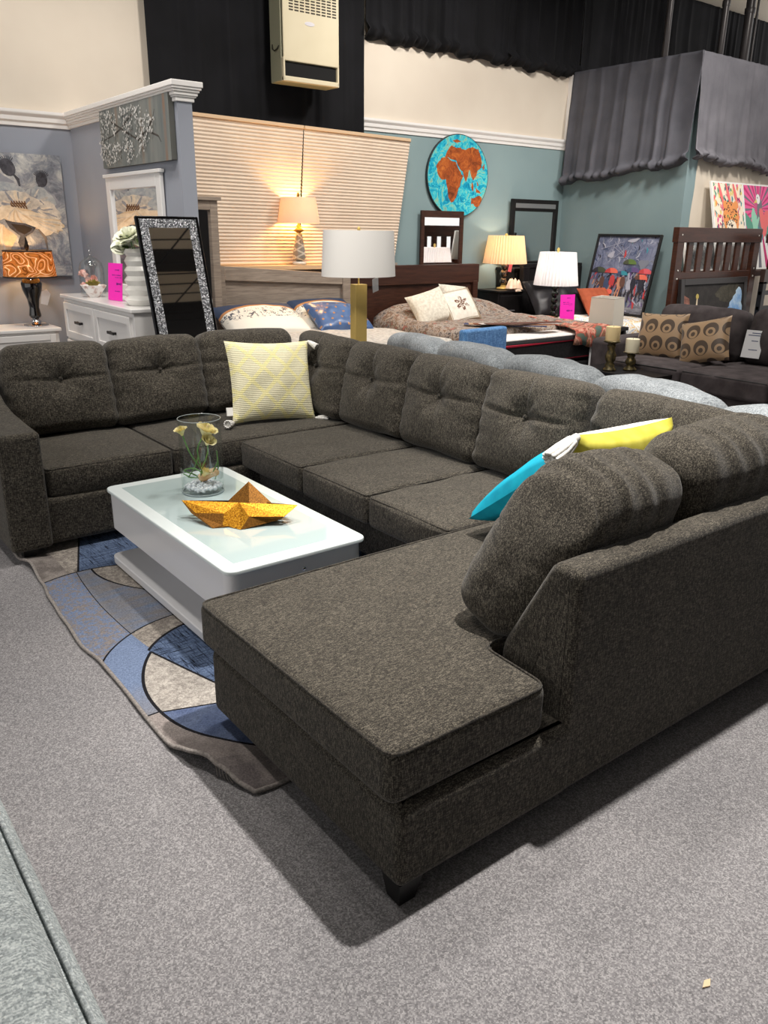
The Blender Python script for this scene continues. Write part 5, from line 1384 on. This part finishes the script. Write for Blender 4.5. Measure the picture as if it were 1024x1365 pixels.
# low black table between the beds with white lamp, pink sign and cube shade
bt = thing('nightstand', 'low black nightstand between the beds under the lit white lamp', 'nightstand', (7.6, 6.45, 0))
MB().rbox(-.22, .2, -.35, .25, .05, .575, .006, 1).build('carcass', BLACKWOOD, bt, world=False)
MB().rbox(-.25, .22, -.42, .28, .575, .6, .006, 1).build('top', BLACKWOOD, bt, world=False)
wl2 = thing('table_lamp', 'lit lamp with white pleated shade and dark ball base behind the pink sign', 'lamp', (7.6, 6.55, .601))
MB().lathe([(0, 0), (.07, 0), (.065, .02), (.03, .03), (0, .035)], 24, cap=False).build('foot', GOLD, wl2, world=False)
MB().lathe(ball_base(.03, 5, .042), 24, cap=False).build('base', mat('dark_green_glass', rgb(38, 46, 40), .08, .4), wl2, world=False)
MB().lathe([(.01, .38), (.01, .78), (.018, .79), (.014, .815), (0, .82)], 12).build('stem', GOLD, wl2, world=False)
s_ = shade_mb(.255, .205, .37, 48, 40).build('lamp_shade', shade_mat('white_pleated_shade', rgb(238, 236, 236), .5), wl2, world=False); s_.location = (0, 0, .40)
bulb((7.6, 6.55, 1.2), 6, (1.0, .93, .88))
sign('price_sign', .2, .31, (7.53, 6.28, .602), (R(-4), 0, R(-14)), 'bright pink sign card standing by the white lamp between the beds', [(.88, -.05, .2, .012), (.72, -.3, .1, .009), (.66, -.3, .35, .009), (.6, .1, .35, .008), (.42, -.05, .3, .02)])
ct = thing('accent_table', 'low black table under the white cube lampshade', 'table', (7.62, 5.75, 0))
MB().rbox(-.2, .17, -.15, .16, .56, .6, .006, 1).build('top', BLACKWOOD, ct, world=False)
for sx in (-.16, .13):
    for sy in (-.11, .12): MB().rbox(sx - .02, sx + .02, sy - .02, sy + .02, 0, .561, .003, 1).build('leg', BLACKWOOD, ct, world=False)
cb = thing('cube_lampshade', 'white square lampshade standing on its own in front of the black bed', 'lampshade', (7.56, 5.75, .601), (0, 0, R(14)))
b = MB(); q0, q1, h_ = .145, .135, .32
vs = []
for (s, z) in ((q0, 0), (q1, h_), (q1 - .004, h_), (q0 - .004, 0)): vs += [(-s, -s, z), (s, -s, z), (s, s, z), (-s, s, z)]
b.add(vs, [(4 * j + i, 4 * j + (i + 1) % 4, 4 * ((j + 1) % 4) + (i + 1) % 4, 4 * ((j + 1) % 4) + i) for j in range(4) for i in range(4)], False)
b.build('panels', shade_mat('cream_square_shade', rgb(232, 226, 214), .3), cb, world=False)
b = MB()
for (s, z) in ((q0, .002), (q1, h_)): b.tube([(-s, -s, z), (s, -s, z), (s, s, z), (-s, s, z)], .004, 6, True)
b.build('trim', WHITE, cb, world=False)

# ------------------------------------------------------------------ umbrella painting leaning on the teal side wall
up = thing('framed_painting', 'black framed painting of a rainy street crowded with umbrellas, leaning on teal wall', 'painting', (8.58, 6.45, .625), (R(-13), 0, -PI / 2))
W_, H_ = .47, .97
frame_mb(W_, H_, .025, .035, .004).build('frame', BLACK, up, world=False)
b = MB().use(BLACK).box(-W_ + .02, W_ - .02, -.012, -.002, .02, H_ - .02)
P = Paint(b, -W_ + .025, W_ - .025, .025, H_ - .025, -.012)
P.p([(-W_, 0), (W_, 0), (W_, H_), (-W_, H_)], noisy('stormy_paint', [(0.25, rgb(52, 58, 82)), (0.45, rgb(96, 102, 128)), (0.6, rgb(132, 138, 160)), (0.75, rgb(196, 198, 206))], 5, (1.5, 1, 1), detail=8, rough=.6, nr=.8, dist=1.5, rot=(0, .6, 0)))
WET = noisy('wet_street_paint', [(0.3, rgb(70, 72, 84)), (0.6, rgb(140, 142, 152)), (0.8, rgb(206, 206, 212))], 6, (1, 1, 5), detail=6, rough=.5, nr=.7)
P.p([(-W_, 0), (W_, 0), (W_, .3), (-W_, .26)], WET)
PC = {n: pm_('crowd_' + n, *c) for n, c in dict(dark=(38, 38, 50), brown=(96, 66, 56), skin=(190, 136, 108), blue=(64, 78, 110), white=(168, 170, 184), red=(184, 60, 62), teal=(54, 140, 156), green=(92, 118, 58), olive=(70, 76, 56), purple=(96, 76, 126), coral=(226, 108, 88), pink=(214, 88, 98), grey=(120, 124, 136)).items()}
rr = random.Random(11)
for k in range(60):
    x = rr.uniform(-.46, .46); z = rr.uniform(.62, .97); a = rr.uniform(.3, 2.6); s_ = rr.uniform(.03, .09)
    P.p(stroke([(x, z), (x + s_ * .5 * math.cos(a), z + s_ * .5 * math.sin(a)), (x + s_ * math.cos(a + .3), z + s_ * math.sin(a + .3))], rr.uniform(.004, .014)), PC[rr.choice(['grey', 'blue', 'blue', 'white', 'dark', 'grey', 'teal'])])
for k in range(150):
    x = rr.uniform(-.44, .44); z = rr.uniform(.2, .55)
    P.p(stroke([(x, z), (x + rr.uniform(-.03, .03), z - .05), (x + rr.uniform(-.05, .05), z - rr.uniform(.08, .14))], rr.uniform(.006, .02)), PC[rr.choice(['dark', 'brown', 'blue', 'grey', 'dark', 'purple', 'white', 'red', 'dark', 'grey', 'skin'])])
for k in range(10): P.p(stroke([(-.4 + rr.uniform(0, .5), .9 - rr.uniform(0, .3)), (-.2 + rr.uniform(0, .4), .9 - rr.uniform(0, .3))], .006), PC['white'])
P.p(ell(.08, .9, .08, .022, .2, 14, .2), PC['white']); P.p(ell(-.2, .72, .05, .035, .6, 14, .25), PC['white']); P.p(ell(.3, .62, .07, .06, 0, 14, .25), PC['grey'])
def umb(x, z, r, col, dark):
    P.p([(x + r * math.cos(a * PI / 10), z + r * .62 * math.sin(a * PI / 10)) for a in range(11)], PC[col])
    P.p([(x + r * math.cos(a * PI / 10), z + r * .62 * math.sin(a * PI / 10)) for a in range(6, 11)] + [(x - r * .1, z)], PC[dark])
    P.p(stroke([(x, z), (x, z - r)], .004), PC['dark'])
umb(.1, .615, .1, 'green', 'olive'); umb(-.33, .5, .11, 'olive', 'dark'); umb(.35, .51, .1, 'pink', 'red'); umb(.17, .52, .1, 'purple', 'blue'); umb(-.14, .5, .1, 'coral', 'red'); umb(.03, .48, .085, 'teal', 'blue'); umb(.31, .44, .1, 'coral', 'brown')
for (x, z, c, l) in ((-.1, .4, 'red', .2), (.02, .38, 'skin', .22), (.06, .39, 'brown', .24), (.16, .36, 'white', .2), (.22, .38, 'dark', .22), (-.25, .38, 'brown', .2), (-.18, .36, 'blue', .2), (.33, .36, 'dark', .18)):
    P.p(ell(x, z, .04, .08, .1, 10, .1), PC[c]); P.p(stroke([(x - .015, z - .05), (x - .03, z - l * .6), (x - .035, z - l)], .012), PC['skin' if c in ('skin', 'red', 'brown') else 'dark']); P.p(stroke([(x + .015, z - .05), (x + .02, z - l * .6), (x + .035, z - l)], .012), PC['dark'])
P.p(ell(-.11, .27, .05, .035), PC['coral']); P.p(stroke([(.0, .78), (.01, .72), (.0, .69)], .016), PC['red'])
for k in range(5): P.p([(-.25 + .05 * k, .13 - .022 * k), (.12 + .05 * k, .1 - .022 * k), (.12 + .05 * k, .092 - .022 * k), (-.25 + .05 * k, .12 - .022 * k)], PC['dark' if k % 2 else 'white'])
b.build('canvas', None, up, world=False)

# ------------------------------------------------------------------ bunk bed end with pictures
bk = thing('bunk_bed', 'espresso wooden bunk bed end with slatted rail behind the dark sofa', 'bed', (9.2, 5.45, 0))
def post(x0, x1): return MB().rbox(x0, x1, 5.42, 5.48, 0, 1.66, .006, 1).build('post', REDWOOD, bk)
post(8.25, 8.38); post(9.86, 9.99)
REDH = wood('espresso_wood_across', rgb(50, 27, 19), rgb(76, 42, 29), (1, 10, 10), 3, .35)
MB().rbox(8.24, 10.0, 5.415, 5.49, 1.5, 1.66, .006, 1).build('top_rail', REDH, bk)
MB().rbox(8.26, 9.98, 5.426, 5.474, 1.06, 1.18, .006, 1).build('lower_rail', REDH, bk)
for k in range(7):
    x = 8.49 + k * .199
    MB().rbox(x, x + .1, 5.435, 5.465, 1.17, 1.52, .004, 1).build('slat', REDWOOD, bk)
MB().rbox(8.8, 10.6, 5.49, 5.84, 1.1, 1.17, .006, 1).build('upper_deck', REDWOOD, bk)
bo_ = MB()
for x in (8.315, 9.925):
    for z in (1.58, 1.2, 1.11): MB().lathe([(0, 0), (.012, 0), (.01, .006), (0, .006)], 10, tri_mat(x, 5.42, z, PI / 2), cap=False).build('bolt', mat('zinc', rgb(200, 196, 188), .4, .1), bk)
k2 = thing('bunk_bed', 'second darker bunk bed end cropped at the right edge of the photo', 'bed', (10.8, 5.2, 0))
MB().rbox(9.55 + .2, 9.83, 5.17, 5.23, 0, 1.06, .005, 1).build('post', BLACKWOOD, k2)
MB().rbox(9.75, 11.6, 5.17, 5.23, 1.5, 1.6, .005, 1).build('top_rail', mat('dark_umber_wood', rgb(58, 42, 36), .45), k2)
MB().rbox(9.75, 11.6, 5.17, 5.23, 1.03, 1.2, .005, 1).build('middle_rail', mat('dark_umber_wood', rgb(58, 42, 36), .45), k2)
for z in (.5, .72, .9): MB().rbox(9.75, 11.6, 5.18, 5.22, z, z + .05, .005, 1).build('side_bar', BLACKWOOD, k2)
for x in (9.84, 10.05, 10.3, 10.6): MB().rbox(x, x + .06, 5.185, 5.215, 1.19, 1.51, .004, 1).build('slat', REDWOOD, k2)
# colourful canvases leaning on the cream wall
def picture(name, w_, h_, loc, rot, label, painter, edge=WHITE, depth=.03):
    t = thing(name, label, 'painting', loc, rot)
    b = MB().use(edge).rbox(-w_, w_, -depth, 0, 0, h_, .003, 1)
    P = Paint(b, -w_ + .02, w_ - .015, .02, h_ - .02, -depth)
    painter(P, w_, h_); b.build('canvas', None, t, world=False); return t
C = {n: pm_('pop_' + n, *c) for n, c in dict(pink=(232, 92, 150), magenta=(196, 40, 110), coral=(236, 112, 112), green=(86, 150, 128), mint=(150, 206, 180), navy=(48, 56, 92), grey=(112, 112, 120), orange=(232, 150, 84), cream=(244, 228, 204), yellow=(226, 206, 110), white=(238, 236, 234), black=(34, 30, 38), teal=(70, 140, 150)).items()}
def cat_pic(P, w_, h_):
    rr = random.Random(2)
    P.p([(-w_, 0), (w_, 0), (w_, h_), (-w_, h_)], C['cream'])
    for k in range(110):
        x = rr.uniform(-w_, w_); z = rr.uniform(0, h_); L_ = rr.uniform(.03, .09)
        P.p(stroke([(x, z), (x + .012, z + L_ * .5), (x + rr.uniform(-.02, .03), z + L_)], rr.uniform(.008, .02)), C[rr.choice(['pink', 'coral', 'green', 'navy', 'yellow', 'teal', 'magenta', 'orange', 'grey'])])
    for k in range(3): P.p(stroke([(-.2 + .16 * k, h_), (-.16 + .16 * k, h_ * .75), (-.1 + .15 * k, h_ * .5)], .03), C['coral'])
    P.p(ell(.03, .16, .17, .22, 0, 24, .03), C['orange']); P.p(ell(.03, .06, .11, .1), C['cream']); P.p(ell(-.08, .33, .05, .05), C['orange']); P.p(ell(.15, .33, .05, .05), C['orange'])
    for k in range(60):
        a = rr.uniform(0, 2 * PI); q = math.sqrt(rr.random()); x, z = .03 + .16 * q * math.cos(a), .2 + .18 * q * math.sin(a)
        P.p(ell(x, z, .009, .012, a, 6), C['black'])
    for s in (-1, 1): P.p(ell(.03 + s * .075, .2, .03, .016, s * .3, 10), C['yellow']); P.p(ell(.03 + s * .075, .2, .012, .014, 0, 8), C['black'])
    P.p([(.0, .1), (.06, .1), (.03, .06)], C['black'])
def bird_pic(P, w_, h_):
    P.p([(-w_, 0), (w_, 0), (w_, h_), (-w_, h_)], C['pink'])
    for k in range(26):
        a = 2 * PI * k / 26
        P.p([(0, h_ * .5), (.8 * math.cos(a), h_ * .5 + .8 * math.sin(a)), (.8 * math.cos(a + .1), h_ * .5 + .8 * math.sin(a + .1))], C['grey' if k % 2 else 'magenta'])
    for k, c in enumerate(['green', 'mint', 'teal', 'coral', 'green']): P.p(petal(-.22 + .12 * k, .06 + .05 * (k % 2), .07, .2, .5 - .3 * k, k), C[c])
    P.p(petal(.02, .22, .07, .2, -.15, 2), C['grey']); P.p(petal(.08, .15, .06, .17, .2, 3), C['coral']); P.p(ell(.0, .42, .05, .06), C['white']); P.p([(-.04, .42), (-.12, .36), (-.02, .38)], C['yellow']); P.p(ell(-.01, .435, .01, .01, 0, 8), C['black'])
    P.p(stroke([(-.1, .02), (-.06, .12), (.0, .2)], .03), C['mint'])

class PShift:                                     # the painted motif starts dz above the canvas foot
    def __init__(s, P, dz): s.P, s.dz = P, dz
    def p(s, poly, m): s.P.p([(q[0], q[1] + s.dz) for q in poly], m)
picture('canvas_painting', .34, 1.04, (9.66, 5.56, 1.172), (R(-14), 0, 0), 'multicoloured canvas of a spotted wild cat leaning on the cream wall', lambda P, w_, h_: cat_pic(PShift(P, .44), w_, h_ - .44))
picture('canvas_painting', .34, 1.04, (10.345, 5.56, 1.172), (R(-14), 0, 0), 'pink canvas of a long-tailed bird right of the wild cat one', lambda P, w_, h_: bird_pic(PShift(P, .44), w_, h_ - .44))
def leaf_pic(P, w_, h_):
    P.p([(-w_, 0), (w_, 0), (w_, h_), (-w_, h_)], noisy('silver_foliage_paint', [(0.3, rgb(40, 46, 48)), (0.5, rgb(140, 144, 146)), (0.62, rgb(214, 214, 206)), (0.72, rgb(176, 164, 96))], 9, detail=8, rough=.6, nr=.8, dist=1.0))
picture('canvas_painting', .55, .42, (9.3, 5.62, 1.172), (R(-12), 0, 0), 'silver foliage canvas seen between the slats of the bunk bed rail', leaf_pic)
# framed photograph below the rail
def sea_pic(P, w_, h_):
    P.p([(-w_, 0), (w_, 0), (w_, h_), (-w_, h_)], pm_('photo_dark', 34, 32, 32, 62, 58, 56, 6))
    P.p([(-w_, 0), (-w_ + .16, 0), (-w_ + .17, .2), (-w_ + .13, .45), (-w_, .5)], pm_('photo_coral', 84, 52, 44, 176, 122, 106, 26))
    P.p(stroke([(-w_ + .27, 0), (-w_ + .275, .3), (-w_ + .29, .46)], .022), pm_('photo_ivory', 226, 206, 176)); P.p(ell(-w_ + .29, .47, .03, .03), pm_('photo_gold', 190, 170, 90))
    P.p(ell(-.22, .12, .17, .16), pm_('photo_blue', 30, 110, 150, 150, 210, 226, 5)); P.p(ell(.42, .14, .22, .3, -.4), pm_('photo_sky', 40, 130, 206, 210, 230, 240, 5)); P.p(ell(.5, .4, .1, .16, -.3), pm_('photo_sky', 40, 130, 206))
    P.p(ell(.1, .42, .3, .16, 0, 20, .12), pm_('photo_dark', 34, 32, 32)); P.p(ell(.28, .5, .24, .1, 0.2, 20, .15), pm_('photo_foliage', 48, 44, 38, 88, 84, 72, 12))
t = picture('framed_picture', .64, .62, (9.06, 5.36, .44), (R(-6), 0, 0), 'dark framed underwater picture leaning below the slatted bunk bed rail', sea_pic, edge=BLACK)
frame_mb(.7, .72, .07, .045, .005).build('frame', mat('charcoal_frame', rgb(44, 40, 40), .5), t, world=False).location = (0, 0, -.05)
for p_ in ('frame',): pass
pl = thing('picture_ledge', 'low dark bench that carries the underwater picture behind the dark sofa', 'bench', (9.06, 5.3, 0))
MB().rbox(-.72, .72, -.1, .1, .33, .385, .006, 1).build('top', BLACKWOOD, pl, world=False)
for s in (-.66, .66): MB().rbox(s - .03, s + .03, -.08, .08, 0, .331, .004, 1).build('leg', BLACKWOOD, pl, world=False)

# ------------------------------------------------------------------ dark sofa on the right
dk = thing('dark_sofa', 'plum grey velvet sofa with gold patterned pillows on the right', 'sofa', (7.1, 3.9, 0))
MB().rbox(6.52, 7.75, 2.3, 4.95, .06, .28, .03, 3).build('base', DARKSOFA, dk)
MB().rbox(7.5, 7.82, 2.3, 5.1, .06, .72, .05, 4).build('back_panel', DARKSOFA, dk)
MB().rbox(6.55, 7.6, 4.9, 5.15, .06, .62, .06, 4).build('arm', DARKSOFA, dk)
def soft(cx, a=.01): return lambda u, v, w_, p: (.008 * nz(p.x, p.y + cx, p.z, 6), .008 * nz(p.y, p.z + cx, 2, 6), .014 * (1 - u ** 4) * (1 - v ** 4) * (w_ > .3))
for (y0, y1) in ((4.08, 4.88), (3.24, 4.06), (2.4, 3.22)):
    sc_ = MB().rbox(6.46, 7.4, y0, y1, .27, .455, .04, 4, (8, 8, 2), soft(y0)).build('seat_cushion', DARKSOFA, dk)
    MB().tube([(6.47, y0 + .02, .44), (6.47, y1 - .02, .44)], .006, 6).build('welt', BLACK, sc_)
for k, (y0, y1) in enumerate(((3.98, 4.92), (3.0, 3.95), (2.05, 2.98))):
    MB().rbox(-(y1 - y0) / 2, (y1 - y0) / 2, -.13, .13, -.26, .26, .1, 5, (12, 3, 10), lambda u, v, w_, p: (.01 * nz(p.x, p.z, 1, 6), -.05 * (1 - u * u) * (1 - w_ * w_) * (v < 0), .012 * nz(p.x, p.y, 4, 6) - .02 * u * u * (w_ > 0)), tri_mat(7.38, (y0 + y1) / 2, .675 + (.03 if k else 0), R(-14), 0, -PI / 2)).build('back_cushion', DARKSOFA, dk)
for y in (2.5, 4.9):
    MB().box(6.56, 6.62, y, y + .06, 0, .065).build('leg', BLACKLEG, dk)
def circles():
    m, nt, bs = new_mat('gold_brown_circles')
    X, Y, Z = xyz(nt)
    c_ = .165
    row = (Z / c_).floor()
    fx = (X / c_ + row * .5).mod(1.0) - .5; fz = (Z / c_).mod(1.0) - .5
    r1 = (fx * fx + fz * fz).sqrt(); r2 = (fx * fx + (fz + .14) * (fz + .14)).sqrt()
    ring = (r1 < .42) & ((r2 < .26).inv()); dot = (r2 < .13)
    nt.links.new(mixc(nt, ring.max(dot).v, rgb(158, 130, 98), rgb(70, 54, 40)), bs.inputs['Base Color'])
    bs.inputs['Roughness'].default_value = .45; bs.inputs['Sheen Weight'].default_value = .3
    return m
CIRC = circles()
gp = thing('throw_pillow', 'left gold pillow with brown circle pattern on the dark sofa', 'pillow', (6.98, 4.64, .655), (R(-16), R(-3), R(-84)))
pillow_mb(.5, .44, .17, 22, .06, .42).build('cover', CIRC, gp, world=False)
gp2 = thing('throw_pillow', 'right gold pillow with brown circle pattern, tilted on the dark sofa', 'pillow', (6.96, 4.16, .655), (R(-22), R(-14), R(-82)))
pillow_mb(.48, .42, .17, 22, .06, .42).build('cover', CIRC, gp2, world=False)
tg = MB().use(CARD).rbox(-.085, .085, -.003, 0, 0, .25, .001, 1); tg.use(mat('label_ink', rgb(96, 104, 130), .7))
for k, (z, a, c_) in enumerate(((.22, -.03, .05), (.2, -.06, .06), (.15, -.02, .04), (.07, -.03, .05))): tg.box(a, c_, -.0036, -.0028, z, z + .008)
o = tg.build('price_card', None); o.location = (7.17, 3.82, .53); o.rotation_euler = (R(-14), 0, R(-84))
tag(o, 'white card with faint writing pinned on the dark sofa back cushion', 'sign')
# candlesticks on a low table
lt = thing('coffee_table', 'low dark table under the two candlesticks behind the pale grey sofa', 'table', (6.28, 4.55, 0))
MB().rbox(-.22, .2, -.42, .35, .36, .4, .006, 1).build('top', BLACKWOOD, lt, world=False)
for sx in (-.18, .16):
    for sy in (-.38, .3): MB().rbox(sx - .025, sx + .025, sy - .02, sy + .03, 0, .361, .003, 1).build('leg', BLACKWOOD, lt, world=False)
CST = noisy('bronze_carved', [(0.3, rgb(38, 34, 26)), (0.5, rgb(84, 76, 52)), (0.75, rgb(140, 120, 74))], 30, rough=.4, metal=.5)
WAX = mat('cream_wax', rgb(240, 214, 160), .4, spec=.4)
def cstick(loc, h, label, wax, rw=.045, hw=.09):
    t = thing('candlestick', label, 'candlestick', loc)
    s = h / .28
    MB().lathe([(0, 0), (.06, 0), (.06, .012), (.04, .03), (.045, .05 * s), (.03, .075 * s), (.046, .1 * s), (.05, .14 * s), (.04, .17 * s), (.03, .2 * s), (.04, .23 * s), (.03, .25 * s), (.072, .265 * s), (.074, .28 * s), (0, .28 * s)], 24, cap=False).build('holder', CST, t, world=False)
    c_ = thing('candle', label.replace('carved bronze candlestick', 'cream candle on the carved candlestick'), 'candle', (loc[0], loc[1], loc[2] + h))
    MB().lathe([(0, 0), (rw, 0), (rw, hw - .004), (rw - .004, hw), (rw * .5, hw - .006), (0, hw - .008)], 24, cap=False).build('wax', wax, c_, world=False)
    MB().tube([(0, 0, hw - .01), (.001, 0, hw + .008)], .0015, 5).build('wick', BLACK, c_, world=False)
cstick((6.17, 4.6, .401), .27, 'taller carved bronze candlestick before the dark sofa', WAX, .065, .125)
cstick((6.34, 4.5, .401), .165, 'shorter carved bronze candlestick before the dark sofa', mat('ivory_wax', rgb(246, 236, 206), .4), .062, .12)

# ------------------------------------------------------------------ pale grey sofa row behind the sectional
PALE = fabric('pale_blue_grey_linen', rgb(100, 105, 109), rgb(134, 140, 144), rgb(170, 175, 178), 260, .4, .1)
ps = thing('grey_sofa', 'pale blue-grey sofa whose back cushions show behind the charcoal sectional', 'sofa', (3.86, 2.6, 0), (0, 0, R(-12)))
# local: runs along y, back at -x, faces +x
MB().rbox(-.33, .5, -1.75, 2.88, .06, .4, .04, 3).build('base', PALE, ps, world=False)
MB().rbox(-.34, -.18, -1.75, 2.88, .06, .66, .05, 4).build('back_panel', PALE, ps, world=False)
PIPE2 = fabric('pale_blue_grey_welt', rgb(110, 118, 128), rgb(140, 148, 158), rgb(170, 176, 184), 300, .3)
for k in range(-1, 4):
    y = 1.56 - k * .875
    MB().rbox(-.02, .5, y - .42, y + .42, .39, .53, .04, 3, (6, 8, 2), soft(k)).build('seat_cushion', PALE, ps, world=False)
    def cf(u, v, w_, p, k=k):
        dz = -.045 * v ** 4 * (w_ > 0) + .012 * nz(p.x + k, p.y, 3, 7) + .02 * (1 - v * v) * (1 - u * u) * (w_ > .3)
        return (.012 * nz(p.y + k, p.z, 2, 6), .008 * nz(p.x, p.z + k, 5, 6), dz - .03 * u * (w_ > 0))
    MB().rbox(-.15, .15, -.412, .412, -.22, .23, .09, 5, (5, 20, 8), cf, tri_mat(-.1, y, .63 - (.07, .035, .01, 0, 0)[k + 1], 0, R(-8), 0)).build('back_cushion', PALE, ps, world=False)
    # ------------------------------------------------------------------ light
w = bpy.data.worlds.new('world'); sc.world = w; w.use_nodes = True
w.node_tree.nodes['Background'].inputs['Color'].default_value = (1.0, 0.97, 0.94, 1)
w.node_tree.nodes['Background'].inputs['Strength'].default_value = 0.85
def lamp(kind, loc, power, col=(1, 1, 1), size=0.2, rot=(0, 0, 0), **kw):
    l = bpy.data.lights.new('ceiling_spot', kind); l.energy = power; l.color = col
    if kind == 'AREA': l.size = size
    else: l.shadow_soft_size = size
    for k, v in kw.items(): setattr(l, k, v)
    o = bpy.data.objects.new('ceiling_spot', l); COL.objects.link(o); o.location = loc; o.rotation_euler = rot
    return o
WARM = (1.0, 0.95, 0.89)
def spot(x, y, power, tx=None, ty=None, ang=95, size=0.3, z=4.9, tz=0.0):
    o = lamp('SPOT', (x, y, z), power, WARM, size, spot_size=R(ang), spot_blend=0.7)
    d = Vector(((tx if tx is not None else x) - x, (ty if ty is not None else y) - y, tz - z))
    o.rotation_euler = d.to_track_quat('-Z', 'Y').to_euler()
spot(2.5, 1.65, 1050, 2.5, 0.3, ang=84, size=0.08)
spot(1.8, 2.4, 200, 3.6, 5.0, ang=70, tz=1.2)
spot(1.5, 3.2, 90, 1.7, 3.4, ang=90)
spot(0.5, 3.3, 230, 1.6, 4.3, ang=90)
spot(3.6, 3.4, 330, ang=95)
spot(1.4, 5.6, 230, 2.0, 7.3, ang=95, tz=1.2)
spot(4.2, 5.0, 230, 4.6, 7.4, ang=100, tz=1.5)
spot(6.4, 4.8, 330, 6.8, 7.4, ang=105, tz=1.2)
spot(7.2, 3.6, 330, 7.6, 5.0, ang=100, tz=.6)
spot(8.6, 3.2, 330, 9.8, 5.8, ang=90, tz=2.0)
vs = sc.view_settings
sc.display_settings.display_device = 'sRGB'
vs.view_transform = 'Standard'; vs.look = 'None'; vs.exposure = 0.4; vs.gamma = 1.0; vs.use_curve_mapping = False
try: sc.cycles.use_denoising = True
except Exception: pass
sc.cycles.max_bounces = 8
sc.cycles.sample_clamp_indirect = 6.0
